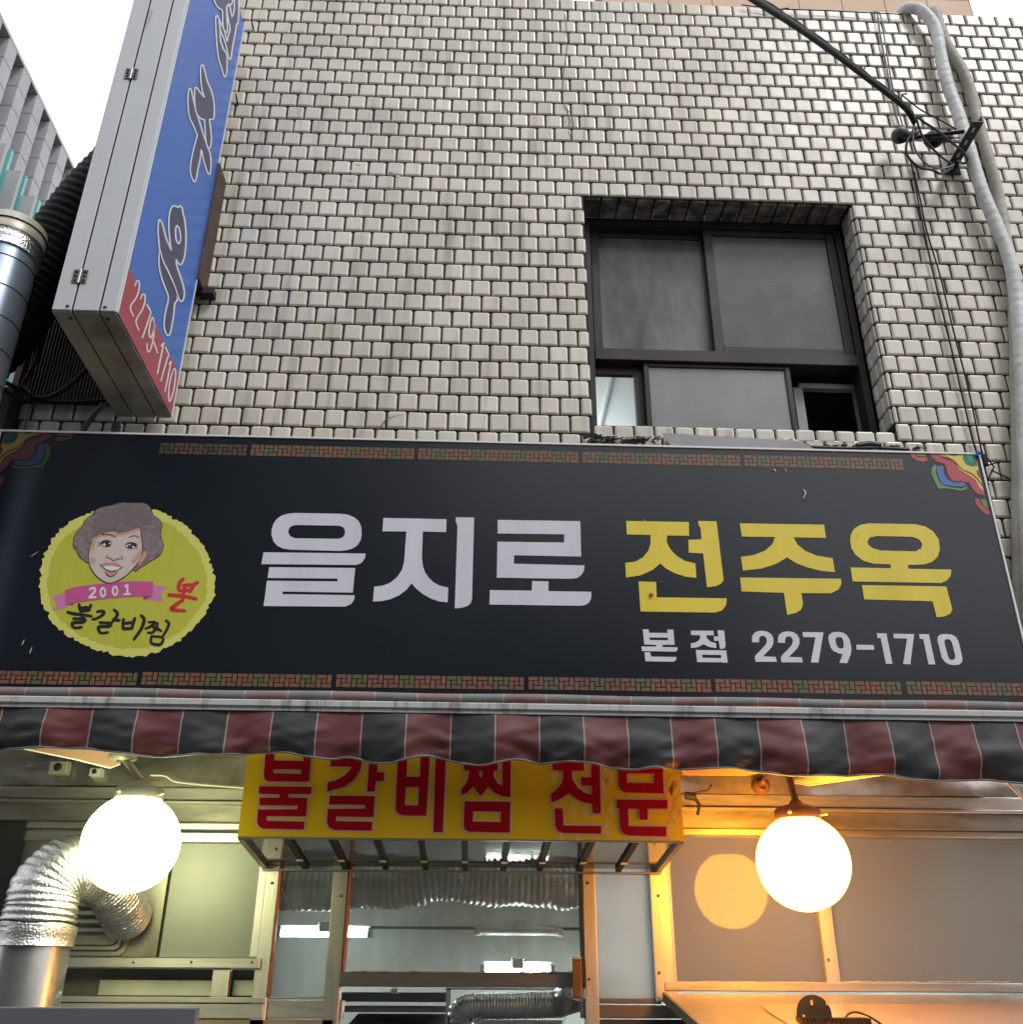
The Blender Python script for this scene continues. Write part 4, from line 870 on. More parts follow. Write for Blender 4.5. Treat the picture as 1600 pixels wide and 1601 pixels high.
vs = []; z0f, z1f = FZ(700, 1236, -.012), 2.5
for j in range(9):
    for i in range(nx + 1):
        x = hx0 + (hx1 - hx0) * i / nx; z = z0f + (z1f - z0f) * j / 8
        vs.append((x, -.012 - .032 * mnoise.noise(Vector((x * 2.5, z * 6, 0))) - .016 * mnoise.noise(Vector((x * 9, z * 14, 2))), z))
q.add(vs, [(j * (nx + 1) + i, j * (nx + 1) + i + 1, (j + 1) * (nx + 1) + i + 1, (j + 1) * (nx + 1) + i) for j in range(8) for i in range(nx)], 0, True)
q.box(hx0, hx1, .02, .12, z0f, z1f); q.build('fascia_sheet', fm, sf)
# lintel block above the shopfront (dark behind sign)
q = MB(); q.box(-3.1, 3.3, -.02, .3, 2.502, 2.6); q.build('beam', mortar, sf)
# area between header and centre bays
zhc = FZ(700, 1302, -.01)
q = MB(); q.box(FX(406, 1350), FX(1049, 1350), .005, .10, FZ(700, 1348), zhc); q.build('transom_plate', alu_h, sf)
# left bay
XLb = -2.75
q = MB(); q.box(FX(22, 1400), FX(258, 1400), .0, .03, FZ(330, 1496), zhc - .001); q.build('metal_panel', mat('yellowed_steel', (.40, .39, .33), .40, .6, (.12, .115, .085), 3.5, (.35, .7), .15, 30, stretch=(1, 1, .3)), sf)
q = MB(); q.box(FX(262, 1400), FX(400, 1400), .012, .03, FZ(330, 1496), FZ(330, 1318)); q.build('grey_panel', pan, sf)
q = MB(); q.box(FX(258.5, 1400), FX(261.5, 1400), .02, .05, FZ(330, 1496), zhc - .001); q.build('gasket', seam, sf)
q = MB(); q.box(FX(400.5, 1400), FX(414, 1400), .0, .04, FZ(330, 1496), zhc - .001, b=.003); q.build('panel_stile', alu, sf)
q = MB(); q.box(XLb, FX(408, 1500), -.012, .05, FZ(250, 1513), FZ(250, 1497), b=.003); q.build('rail', alu_h, sf)
q = MB(); q.box(XLb, FX(408, 1500), .08, .1, FZ(250, 1600), FZ(250, 1514)); q.build('recess_back', mat('grey_green_board', (.16, .16, .13), .7, 0, (.08, .08, .06), 3), sf)
q = MB(); q.box(FX(148, 1540), FX(326, 1540), .05, .07, FZ(250, 1556), FZ(250, 1532)); q.box(FX(360, 1540), FX(396, 1540), .05, .07, FZ(380, 1556), FZ(380, 1532)); q.build('paper_sheet', mat('aged_paper', (.42, .42, .36), .7, 0, (.30, .30, .25), 6), sf)
q = MB(); q.box(FX(330, 1540), FX(356, 1540), .0, .06, FZ(340, 1558), FZ(340, 1514), b=.003); q.build('short_post', alu, sf)
q = MB(); q.box(XLb, FX(412, 1580), -.006, .06, FZ(250, 1567), FZ(250, 1558), b=.002); q.box(XLb, FX(412, 1580), -.002, .06, FZ(250, 1592), FZ(250, 1568.5), b=.003); q.build('rail', alu_h, sf)
q = MB(); q.box(XLb, FX(1049, 1580) + .0, .07, .09, .6, FZ(250, 1593)); 
q = MB(); q.box(XLb, FX(520, 1600), .0, .05, 1.1, FZ(400, 1594)); q.build('lower_panel', mat('warm_board', (.30, .22, .14), .6, 0, (.22, .17, .11), 6), sf)
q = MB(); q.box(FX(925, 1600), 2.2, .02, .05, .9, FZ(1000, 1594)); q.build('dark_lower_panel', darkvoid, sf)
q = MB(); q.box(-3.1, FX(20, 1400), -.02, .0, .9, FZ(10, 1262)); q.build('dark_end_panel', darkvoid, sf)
for i, (x, y) in enumerate(((1030, 1400), (1032, 1520), (1294, 1360), (1296, 1500), (425, 1380), (424, 1500), (533, 1400), (532, 1540), (920, 1380), (922, 1530), (395, 1504), (300, 1504), (210, 1504))):
    c = P(x, y, -.003); q = MB(); q.lathe((c.x, -.004 if y != 1504 else -.0125, c.z), [(0, -.002), (.005, -.001), (.0055, .003)], 10, axis='Y'); q.build('screw', hm, sf)
for (xL, xR, y) in ((1092, 1282, 1536.5), (1310, 1440, 1536.5), (1455, 1590, 1536), (550, 900, 1521)):
    q = MB(); xx = FX(xL, y, 0); x2 = FX(xR, y, 0); n = 30; z = FZ((xL + xR) / 2, y, 0); q.tube([(xx + (x2 - xx) * k / n, .027, z + .003 + ru(-.0015, .0015)) for k in range(n + 1)], [ru(.002, .005) for k in range(n + 1)], 6); q.build('sealant_bead', mat('old_sealant', (.45, .44, .42), .5, 0, (.12, .11, .10), 30), sf)
# square exhaust vent with rounded nested frames
vt = thing('exhaust_vent', 'square ribbed metal exhaust vent the foil duct runs into', 'vent', (-1.98, -.02, 1.75))
vx1, vz0 = FX(206, 1440), FZ(150, 1494); vx0 = vx1 - .30; vz1 = vz0 + .30
vm = mat('vent_metal', (.46, .45, .39), .4, .6, (.35, .34, .28), 8)
def rrect(x0, x1, z0, z1, r, n=5):
    out = []
    for cx, cz, a0 in ((x1 - r, z1 - r, 0), (x0 + r, z1 - r, 90), (x0 + r, z0 + r, 180), (x1 - r, z0 + r, 270)):
        for i in range(n + 1): t = math.radians(a0 + 90 * i / n); out.append((cx + r * math.cos(t), cz + r * math.sin(t)))
    return out
for ins, dep, wd in ((0, .012, .014), (.020, .022, .012), (.038, .016, .030)):
    q = MB(); A_ = rrect(vx0 + ins, vx1 - ins, vz0 + ins, vz1 - ins, .035 - ins * .4); B_ = rrect(vx0 + ins + wd, vx1 - ins - wd, vz0 + ins + wd, vz1 - ins - wd, .03 - ins * .4); n = len(A_)
    vs = [(x, .0, z) for x, z in A_] + [(x, -dep, z) for x, z in A_] + [(x, -dep, z) for x, z in B_] + [(x, .0, z) for x, z in B_]
    q.add(vs, [(k * n + i, k * n + (i + 1) % n, (k + 1) * n + (i + 1) % n, (k + 1) * n + i) for k in range(3) for i in range(n)]); q.build('vent_frame', vm, vt)
for i in range(5):
    q = MB(); z = vz0 + .082 + i * .03; q.hexa([(vx0 + .08, -.020, z), (vx1 - .072, -.020, z), (vx1 - .072, -.006, z + .02), (vx0 + .08, -.006, z + .02)], [(vx0 + .08, -.018, z + .002), (vx1 - .072, -.018, z + .002), (vx1 - .072, -.004, z + .022), (vx0 + .08, -.004, z + .022)]); q.build('louvre', vm, vt)

# ---- flexible ducts
def flexduct(name, pts, rad, pitch, m, parent=None, amp=.07, n=20, crush=.03):
    c = resample(catmull(pts, 14), pitch / 4); k = len(c); rr = []
    for i in range(k):
        f = i / max(1, k - 1)
        base = rad(f) if callable(rad) else rad
        rr.append(base * (1 - amp * (0, .5, 1, .5)[i % 4] + ru(-.008, .008)))
    sd_ = ru(0, 9)
    q = MB(); q.tube(c, rr, n, radf=lambda i, th: 1 + crush * mnoise.noise(Vector((math.cos(th) * 1.5, math.sin(th) * 1.5, i * .09 + sd_))))
    return q.build(name, m, parent)
fd = thing('foil_duct', 'silver foil duct elbow on a grey steel pipe beside the white globe', 'duct', (-2.1, -.38, 1.3))
yd = -.40
pcx = [P(60, 1700, yd), P(60, 1455, yd)]
axx = (pcx[1].x)
zt0 = FZ(60, 1452, yd)
q = MB(); q.lathe((axx - .008, yd, 0), [(.121, .9), (.121, zt0), (.118, zt0 + .01)], 40); q.build('steel_pipe', mat('dull_grey_pipe', (.42, .42, .41), .30, .85, (.33, .33, .32), 5, (.4, .7), .08, 40), fd)
flexduct('foil_elbow', [(axx - .008, yd, zt0 - .01), (axx - .006, yd, zt0 + .06), (axx + .0, yd + .01, zt0 + .14), (axx + .05, yd + .06, zt0 + .205), (axx + .13, yd + .15, zt0 + .20)], lambda f: .128 - .018 * f, .019, foil, fd, .05, 36, .05)
flexduct('foil_branch', [(axx + .07, yd + .10, zt0 + .20), (axx + .13, yd + .20, zt0 + .16), (axx + .165, yd + .30, zt0 + .10), (axx + .175, -.02, zt0 + .05)], .088, .014, foil, fd, .05, 30, .05)
flexduct('foil_tape_collar', [(axx - .008, yd, zt0 - .055), (axx - .008, yd, zt0 - .02), (axx - .008, yd, zt0 + .02)], .131, .05, foil, fd, .02, 36, .06)
q = MB(); q.tube([(axx - .008 + .134 * math.cos(t * math.pi / 15), yd + .134 * math.sin(t * math.pi / 15), zt0 + .018 + .004 * math.sin(t)) for t in range(31)], .003, 5); q.build('wire_tie', wirem, fd)

# black corrugated duct and wrapped silver pipe at the upper left
o = flexduct('black_duct', [P(250, 215, -.34), P(205, 262, -.32), P(148, 318, -.32), P(94, 385, -.32), P(50, 450, -.32), P(14, 512, -.32), P(-40, 570, -.32)], lambda f: .19 - .05 * f, .042, mat('black_corrugated', (.008, .009, .012), .6, 0, (.010, .010, .012), 8, spec=.12))
tag(o, 'large black corrugated duct curving down behind the vertical blue sign', 'duct')
sp = thing('silver_pipe', 'shiny metal chimney pipe with clamped foil collar at the left edge', 'pipe', (-2.9, -.6, 3))
yp = -.62; pt_ = P(3, 372, yp); rad_ = .128
xp = P(52, 420, yp).x - rad_
blz = mat('bluish_steel', (.52, .62, .76), .3, .75, (.42, .5, .6), 4, (.4, .7), .06, 20)
zt1 = FZ(20, 372, yp)
q = MB(); q.lathe((xp, yp, 0), [(rad_, 2.5), (rad_, zt1 - .1)], 44); q.build('pipe_body', blz, sp)
for i in range(7):
    z_ = zt1 - .19 - i * .15; q = MB(); q.tube([(xp + (rad_ + .0005) * math.cos(t * math.pi / 18), yp + (rad_ + .0005) * math.sin(t * math.pi / 18), z_) for t in range(37)], .0028, 5); q.build('pipe_seam', seam, sp)
q = MB(); q.tube([(xp, yp, zt1 - .13 + i * .01) for i in range(9)], [rad_ + .006 + ru(0, .005) for i in range(9)], 36, radf=lambda i, th: 1 + .03 * mnoise.noise(Vector((math.cos(th) * 3, math.sin(th) * 3, i * .7)))); q.build('foil_collar', foil, sp)
q = MB(); q.lathe((xp, yp, 0), [(rad_ + .010, zt1 - .045), (rad_ + .012, zt1 + .0), (rad_ + .008, zt1 + .004), (rad_ + .008, zt1 + .042), (rad_ + .0, zt1 + .05), (.02, zt1 + .052)], 44); q.build('pipe_cap', mat('cream_cap', (.62, .58, .50), .4, .2, (.45, .38, .28), 9), sp)
q = MB(); q.tube([(xp + (rad_ + .013) * math.cos(t * math.pi / 18), yp + (rad_ + .013) * math.sin(t * math.pi / 18), zt1 + .002) for t in range(37)], .004, 5); q.build('clamp_band', seam, sp)

# ================================================================== globe lamps
def globe(cx, cy, rpx, Y, m, label, stem, collar_m, grp='round globe lamps under the awning'):
    c = P(cx, cy, Y); w = (c - CAM).dot(_F); r = rpx / (FOC * 1600) * w * .985
    t = thing('globe_lamp', label, 'lamp', c, grp)
    q = MB(); prof = [(r * math.sin(a * math.pi / 28), r * math.cos(a * math.pi / 28)) for a in range(3, 29)]; q.lathe(c, prof, 48); q.build('glass_globe', m, t)
    zt_ = c.z + r * .93
    q = MB(); q.lathe((c.x, c.y, zt_), [(r * .50, -.006), (r * .50, .028), (r * .44, .036), (r * .16, .050), (r * .12, .062), (.0, .063)], 32); q.build('collar', collar_m, t)
    q = MB(); q.tube([(c.x + r * .45, c.y - .02, zt_ + .01), (c.x + r * .60, c.y - .04, zt_ + .01)], .004, 8); q.lathe((c.x - r * .3, c.y - r * .42, zt_ + .012), [(0, -.006), (.007, -.004), (.007, .002)], 8, axis='Y'); q.build('collar_screw', alu, t)
    q = MB(); tp = P(stem[0], stem[1], Y + stem[2]); q.tube([Vector((c.x, c.y, zt_ + .06)), tp], .013, 12); q.build('stem', collar_m, t)
    q = MB(); q.lathe(tp + Vector((0, 0, -.01)), [(.02, -.008), (.05, .0), (.05, .02)], 20); q.build('ceiling_rose', collar_m, t)
    return c, r
lw = mat('globe_white_glow', (1, 1, 1), .4, emit=(.96, 1, .50), es=11); lo = mat('globe_amber_glow', (1, .8, .5), .4, emit=(1, .36, .0195), es=41)
cream = mat('collar_cream', (.40, .39, .30), .45, .2); brz = mat('collar_brown', (.16, .09, .05), .5, .2)
globe(205, 1318, 75, -.50, lw, 'bright white globe lamp beside the silver foil duct', (192, 1182, .02), cream)
globe(1256, 1348, 72.5, -.50, lo, 'glowing amber globe lamp in front of the right window', (1231, 1205, .0), brz)
# small fittings and wires under the awning
def cable(name, pts, r, m, label, cat, grp=None, n=6):
    q = MB(); q.tube(catmull(pts, 6), r, n); o = q.build(name, m); return tag(o, label, cat, grp)
cw = mat('cream_cable', (.62, .60, .48), .5)
cable('wire', [P(235, 1212, -.1), P(258, 1213, -.08), (P(275, 1222, -.06)), P(320, 1227, -.05), P(385, 1232, -.05)], .004, cw, 'thin cream wire running from the white globe to the yellow sign', 'wire')
cable('wire', [P(1147, 1192, -.1), P(1110, 1208, -.08), P(1085, 1203, -.07), P(1060, 1196, -.06)], .0025, black, 'loose black wire right of the yellow sign under the awning', 'wire')
q = MB(); q.tube([P(1072, 1243, -.09), P(1088, 1246, -.09)], .016, 8); q.tube([P(1084, 1240, -.09), P(1108, 1235, -.09), P(1113, 1226, -.09)], .004, 6); q.tube([P(1086, 1246, -.09), P(1094, 1258, -.09), P(1091, 1274, -.09)], .007, 6)
o = q.build('taped_knot', black); tag(o, 'black taped cable knot hanging right of the yellow sign', 'cable knot')
for i, (x, y) in enumerate(((94, 1201), (151, 1208))):
    t = thing('socket_box', ('square switch box with a round hole under the left awning end', 'small white connector block under the awning left of the globe')[i], 'socket', P(x, y, -.05))
    q = MB(); c = P(x, y, -.05); s = (.036, .022)[i]; q.box(c.x - s, c.x + s, -.075, -.03, c.z - s * .7, c.z + s * .7, b=.004); q.build('box', (cream, whitep)[i], t)
    q = MB(); q.lathe((c.x, -.0765, c.z), [(0, 0), (s * .45, 0), (s * .45, .003)], 14, axis='Y'); q.build('hole', seam, t)
t = thing('wall_disc', 'small round brown mount on the amber-lit fascia left of the amber globe', 'fixture', P(1192, 1228, -.04))
q = MB(); c = P(1192, 1228, -.05); q.lathe(c, [(0, -.004), (.012, -.004), (.014, -.010), (.022, -.010), (.024, -.002), (.034, .0), (.036, .02)], 24, axis='Y'); q.build('disc', brz, t)
q = MB(); q.tube([c + Vector((-.02, -.03, .0)), c + Vector((.03, -.03, .05))], .006, 6); q.build('clip', brz, t)

# ================================================================== yellow sign box
ys = thing('yellow_sign_box', 'yellow sign box with red Korean lettering outlined in pink above the door', 'sign', (-.57, -.3, 1.93))
YY = -.50; yx0, yx1 = -1.356, .2145; yz0 = FZ(720, 1311, YY); yz1 = 2.42
yel = mat('yellow_sign_face', (.80, .51, .012), .42, 0, (.72, .45, .010), 3, (.3, .7), spec=.2); yel2 = mat('yellow_diamond', (.74, .48, .08), .42, spec=.2)
q = MB(); q.box(yx0, yx1, YY, YY + .012, yz0, yz1); q.build('face_panel', yel, ys)
q = MB(); q.box(yx0, yx0 + .01, YY + .0125, -.002, yz0 + .004, yz1); q.box(yx1 - .01, yx1, YY + .0125, -.002, yz0 + .004, yz1); q.build('side_panel', alu, ys)
redl = mat('red_letter_vinyl', (.36, .003, .010), .4, spec=.12); pin = mat('pink_outline_vinyl', (.62, .42, .38), .4, spec=.2)
V1 = Crop(360, 1080, 3.636); V2 = Crop(700, 1080, 3.636)
def rletter(cr, parts):
    w_, r_ = MB(), MB()
    for pt in parts:
        lp = [cr(l) for l in pt]
        flat(w_, [outset(lp[0], 2.2)] + [outset(h, -2.2) for h in lp[1:]], planeY(YY - .0012)); flat(r_, lp, planeY(YY - .0024))
    o = r_.build('red_letter', redl, ys); w_.build('letter_outline', pin, o)
rletter(V1, [[[(205, 300), (250, 300), (250, 395), (415, 398), (420, 300), (466, 300), (448, 517), (218, 515), (197, 503), (190, 480)], [(245, 445), (404, 448), (402, 471), (244, 468)]],
             [[(165, 542), (463, 545), (459, 587), (333, 586), (330, 605), (440, 608), (432, 714), (207, 712), (205, 738), (424, 742), (418, 788), (185, 783), (163, 770), (152, 745), (158, 674), (382, 672), (384, 653), (164, 650), (168, 606), (278, 606), (281, 588), (163, 585)]]])
rletter(V1, [[[(573, 350), (752, 350), (750, 400), (740, 450), (705, 505), (650, 545), (552, 573), (555, 520), (605, 506), (650, 480), (680, 450), (689, 430), (570, 428)]],
             [[(795, 330), (838, 330), (836, 462), (875, 464), (872, 512), (830, 512), (822, 572), (778, 572)]],
             [[(566, 595), (823, 598), (815, 718), (602, 714), (600, 740), (810, 743), (803, 795), (592, 790), (562, 775), (549, 750), (555, 670), (766, 668), (768, 648), (562, 645)]]])
rletter(V1, [[[(955, 330), (1008, 330), (1003, 488), (1080, 488), (1085, 330), (1138, 330), (1115, 710), (980, 708), (952, 695), (940, 670)], [(999, 547), (1074, 547), (1068, 651), (992, 650)]],
             [[(1170, 330), (1228, 330), (1210, 803), (1155, 802)]]])
rletter(V2, [[[(92, 390), (285, 390), (285, 452), (262, 452), (264, 490), (285, 525), (312, 540), (312, 330), (360, 330), (357, 603), (310, 598), (265, 578), (232, 543), (208, 575), (188, 597), (165, 570), (146, 543), (115, 575), (80, 593), (78, 558), (100, 535), (118, 500), (122, 452), (92, 450)], [(178, 455), (200, 455), (199, 480), (190, 497), (180, 478)]],
             [[(97, 627), (358, 630), (354, 806), (120, 800), (97, 785), (91, 760)], [(146, 684), (304, 687), (300, 745), (143, 742)]]])
rletter(V2, [[[(597, 380), (775, 380), (775, 452), (706, 452), (710, 500), (740, 550), (780, 578), (820, 590), (820, 540), (760, 538), (760, 490), (817, 490), (820, 330), (864, 330), (872, 697), (826, 697), (824, 642), (780, 635), (735, 615), (690, 580), (650, 610), (590, 635), (588, 585), (625, 555), (650, 520), (660, 490), (655, 452), (597, 450)]],
             [[(610, 668), (655, 668), (660, 765), (875, 767), (873, 812), (660, 808), (628, 795), (612, 765)]]])
rletter(V2, [[[(968, 370), (1222, 370), (1230, 583), (1010, 578), (985, 565), (973, 540)], [(1020, 468), (1176, 470), (1173, 525), (1022, 523)]],
             [[(962, 618), (1252, 620), (1250, 670), (1140, 670), (1138, 732), (1092, 732), (1090, 670), (1027, 670), (1030, 768), (1245, 772), (1245, 828), (1030, 822), (1000, 812), (982, 785), (975, 668), (962, 665)]]])
q = MB()
for (x, y) in ((607, 480), (680, 500), (710, 680), (790, 680), (880, 560), (925, 500), (935, 670), (1030, 650), (1275, 530), (1255, 630), (1300, 700), (905, 780), (1290, 560), (640, 850), (740, 850), (1080, 850), (1270, 790), (1190, 850), (905, 470), (1320, 640)):
    l = [(x, y - 62), (x + 34, y), (x, y + 62), (x - 34, y)]; l = [(min(a_, 1345), min(b_, 852)) for a_, b_ in l]; q = MB(); flat(q, [V2(l)], planeY(YY - .0006)); q.build('diamond_print', yel2, ys)
ug = mat('underside_glass', (.085, .12, .13), .06, .0, (.16, .17, .16), 5, (.35, .75), .25, 6, spec=1.2)
yzb = 1.932
def und(x, f): return Vector((x, YY + .012 + f * (-.012 - YY - .0), yz0 + .006 + f * (yzb - yz0)))
ribs = [447, 517, 588, 658, 727, 794, 858, 927, 996]; rxs = [FX(x, 1311, YY) for x in ribs]; ed = [yx0 + .02] + rxs + [yx1 - .02]
for a_, b_ in zip(ed, ed[1:]):
    q = MB(); q.add([und(a_, 0), und(b_, 0), und(b_, 1), und(a_, 1)], [(0, 1, 2, 3)]); q.build('glass_pane', ug, ys)
for x in rxs:
    q = MB(); lo_ = [und(x - .011, 0), und(x + .011, 0), und(x + .011, 1), und(x - .011, 1)]; q.hexa([p + Vector((0, 0, -.012)) for p in lo_], [p + Vector((0, 0, .004)) for p in lo_]); rib = q.build('rib', seam, ys)
    q = MB(); c = und(x, .66) + Vector((0, 0, -.014)); q.box(c.x - .012, c.x + .012, c.y - .016, c.y + .016, c.z - .004, c.z + .001); q.build('clip', mat('pale_clip', (.62, .56, .46), .5), rib)
q = MB(); frm = mat('box_frame_metal', (.30, .27, .24), .4, .7)
for (xA, xB) in ((yx0, yx0 + .02), (yx1 - .02, yx1)): l4 = [und(xA, 0), und(xB, 0), und(xB, 1), und(xA, 1)]; q.hexa([p + Vector((0, 0, -.016)) for p in l4], l4)
l4 = [und(yx0, .955), und(yx1, .955), und(yx1, 1), und(yx0, 1)]; q.hexa([p + Vector((0, 0, -.022)) for p in l4], [p + Vector((0, 0, -.0165)) for p in l4])
q.box(yx0, yx1, YY - .001, YY + .012, yz0 - .006, yz0 - .0005); q.build('box_frame', frm, ys)

# ================================================================== inside the restaurant
wl = mat('interior_wall', (.50, .53, .51), .5, 0, (.40, .43, .42), 2.5, (.35, .7), .1, 20)
q = MB(); q.box(-3.2, 2.4, 1.55, 1.6, 0, 2.6); q.build('back_wall', wl, kind='structure')
q = MB(); q.box(-3.2, 2.4, .13, 1.6, 2.44, 2.5); q.build('interior_ceiling', wl, kind='structure')
q = MB(); q.box(-3.2, -3.15, .3, 1.55, 0, 2.44); q.box(2.35, 2.4, .3, 1.55, 0, 2.44); q.build('side_wall', wl, kind='structure')
q = MB(); q.box(-3.15, 2.35, 1.53, 1.549, FZ(720, 1452, 1.5), FZ(720, 1448, 1.5)); o = q.build('wall_joint', seam); tag(o, 'dark horizontal joint strip across the grey interior wall', 'trim')
glow = mat('fluorescent_glow', (1, 1, 1), .5, emit=(.92, 1, .95), es=48)
def ftube(x0, x1, y, Y, lit, label):
    t = thing('fluorescent_light', label, 'light', P((x0 + x1) / 2, y, Y), 'tube lights inside the restaurant')
    a_, b_ = P(x0, y, Y), P(x1, y, Y); b_.z = a_.z
    q = MB(); q.tube([a_, b_], .016, 12); q.build('tube', glow if lit else mat('unlit_tube', (.55, .58, .58), .25), t)
    q = MB(); q.box(a_.x, b_.x, Y + .02, Y + .05, a_.z + .014, a_.z + .034); q.build('fixture_base', mat('fixture_grey', (.4, .42, .41), .4), t)
    c = (a_ + b_) / 2; q = MB(); q.box(c.x - .03, c.x + .03, Y - .015, Y + .05, c.z - .01, c.z + .05, b=.005); q.build('fixture_bracket', whitep, t)
    q = MB()
    for e in (a_, b_): q.box(e.x - .012, e.x + .012, Y - .018, Y + .04, e.z - .018, e.z + .02, b=.004)
    q.build('end_cap', whitep, t)
ftube(436, 578, 1458, 1.0, True, 'lit tube light crossing behind the left door post')
ftube(950, 1300, 1500, .85, True, 'unseen tube light added to brighten the frosted right window')  # this tube and the next are added, unseen, to backlight the frosted panes
ftube(1380, 1640, 1500, .85, True, 'unseen tube light added to brighten the frosted window at the far right')
ftube(747, 876, 1456, 1.0, False, 'unlit tube light in the middle of the door transom')
ftube(755, 864, 1515, 1.0, True, 'lit tube light just above the transom rail')
o = flexduct('ceiling_duct', [P(405, 1388, .28), P(480, 1390, .28), P(560, 1388, .28), P(640, 1384, .27), P(690, 1376, .27), P(740, 1380, .28), P(820, 1384, .28), P(930, 1388, .28)], .088, .026, foil, amp=.10, n=28, crush=.12)
tag(o, 'long crinkled foil duct running behind the top of the door transom', 'duct')
q = MB(); a_ = P(866, 1383, .17); q.add([a_ + Vector((0, 0, 0)), a_ + Vector((.035, 0, .005)), a_ + Vector((.045, 0, -.06)), a_ + Vector((.02, 0, -.06)), a_ + Vector((.012, 0, -.02))], [(0, 1, 2, 3, 4)])
o = q.build('paper_tag', whitep); tag(o, 'torn white paper tag stuck on the foil duct', 'paper tag')
dk = thing('metal_duct', 'shiny ribbed aluminium duct bending down below the transom rail', 'duct', P(790, 1575, .35))
flexduct('ribbed_pipe', [P(728, 1620, .35), P(718, 1590, .35), P(728, 1576, .35), P(760, 1573, .35), P(820, 1572, .35), P(882, 1570, .35)], .05, .013, foil2, dk, .10, 24, .01)
q = MB(); q.tube([P(872, 1570, .35), P(900, 1556, .30), P(903, 1540, .25)], [.05, .065, .07], 20); q.build('pipe_cone', galv, dk)
hd = thing('range_hood', 'dark grey range hood and shelf beams inside the open door', 'range hood', P(620, 1580, .5))
q = MB(); q.box(FX(530, 1560, .5), FX(700, 1560, .5), .5, .9, FZ(600, 1566, .5), FZ(600, 1551, .5)); q.build('upper_beam', mat('charcoal_beam', (.10, .10, .10), .6), hd)
q = MB(); q.box(FX(530, 1560, .48), FX(700, 1560, .48), .46, .9, FZ(600, 1582, .48), FZ(600, 1574, .48)); q.build('lower_beam', mat('grey_beam', (.17, .17, .16), .5), hd)
q = MB(); z1_ = FZ(620, 1585, .6); z0_ = FZ(620, 1608, .4); q.hexa([(FX(540, 1590, .4), .4, z0_), (FX(700, 1590, .4), .4, z0_), (FX(696, 1590, .7), .7, z1_), (FX(560, 1590, .7), .7, z1_)], [(FX(540, 1590, .4), .4, z0_ - .03), (FX(700, 1590, .4), .4, z0_ - .03), (FX(696, 1590, .7), .7, z1_ - .03), (FX(560, 1590, .7), .7, z1_ - .03)]); q.build('hood_cover', mat('blue_grey_steel', (.22, .22, .26), .3, .5), hd)
q = MB(); q.box(FX(697, 1570, .4), FX(705, 1570, .4), .4, .44, 1.2, FZ(700, 1545, .4)); q.box(FX(697, 1570, .4), FX(890, 1570, .4), .4, .42, FZ(700, 1547, .4), FZ(700, 1543.5, .4)); q.build('steel_upright', alu, hd)
q = MB(); q.box(FX(612, 1548, .1), FX(622, 1548, .1), .09, .11, FZ(616, 1553, .1), FZ(616, 1545, .1)); q.build('white_catch', whitep, hd)
q = MB(); q.box(FX(740, 1590, .5), FX(880, 1590, .5), .5, .52, 1.2, FZ(800, 1594, .5)); q.build('pale_back_panel', mat('pale_green_panel', (.40, .45, .42), .5), hd)
# hinge block on the right door post
hb = thing('door_closer', 'brown hinge block with a clear cover on the right door post', 'door closer', P(900, 1525, -.03))
q = MB(); q.box(FX(895, 1530, -.04), FX(910, 1530, -.04), -.05, -.006, FZ(900, 1560, -.04), FZ(900, 1500, -.04), b=.004); q.build('block', mat('rusty_block', (.14, .07, .035), .5, .3, (.22, .12, .05), 12), hb)
q = MB(); q.box(FX(893, 1497, -.04), FX(909, 1497, -.04), -.052, -.006, FZ(900, 1500, -.04) + .001, FZ(900, 1496, -.04)); q.build('cap', cream, hb)
q = MB(); q.hexa([P(880, 1548, -.03), P(894, 1512, -.03), P(894, 1570, -.03), P(882, 1600, -.03)], [P(880, 1548, -.024), P(894, 1512, -.024), P(894, 1570, -.024), P(882, 1600, -.024)]); q.build('cover', glz, hb)

# ================================================================== things along the bottom edge
gp = MB(); gy = -1.0
gp.box(FX(-60, 1577, gy), FX(308, 1577, gy), gy, gy + .03, 1.2, FZ(150, 1574.5, gy), b=.003)
o = gp.build('grey_board', mat('slate_board', (.105, .11, .13), .5, 0, (.12, .125, .145), 1.5)); tag(o, 'plain slate grey board along the bottom left edge', 'board')
cn_ = thing('counter_flap', 'wide amber-lit metal flap sloping out below the right window', 'counter flap', P(1300, 1560, -.2))
flm = mat('flap_metal', (.50, .46, .40), .48, .75, (.36, .34, .30), 5, (.35, .7), .1, 20, rvar=.06)
zA = FZ(1200, 1553.5, -.02); xA = FX(1041, 1553, -.02)
zB = zA - .17; yB_ = -.62
xB = xA + .10
q = MB(); t4 = [Vector((xA, -.02, zA)), Vector((2.3, -.02, zA)), Vector((2.3, yB_, zB)), Vector((xB, yB_, zB))]
q.hexa([p + Vector((0, 0, -.022)) for p in t4], t4); q.build('board', flm, cn_)
q = MB(); q.hexa([t4[0] + Vector((-.012, 0, -.03)), t4[0] + Vector((-.001, 0, -.03)), t4[3] + Vector((-.001, 0, -.03)), t4[3] + Vector((-.012, 0, -.03))], [t4[0] + Vector((-.012, 0, .004)), t4[0] + Vector((-.001, 0, .004)), t4[3] + Vector((-.001, 0, .004)), t4[3] + Vector((-.012, 0, .004))]); q.build('edge_trim', mat('grey_edge', (.17, .17, .15), .6, 0, (.08, .08, .07), 30), cn_)
q = MB(); A4 = [Vector(p) for p in t4]
def fp(u, v): return (A4[0].lerp(A4[1], u)).lerp(A4[3].lerp(A4[2], u), v) + Vector((0, 0, .004))
prs = [(.16, 1), (.14, .35), (.145, .24), (.17, .20), (.5, .21), (.62, .19), (.645, .22), (.68, .35), (.72, 1)]
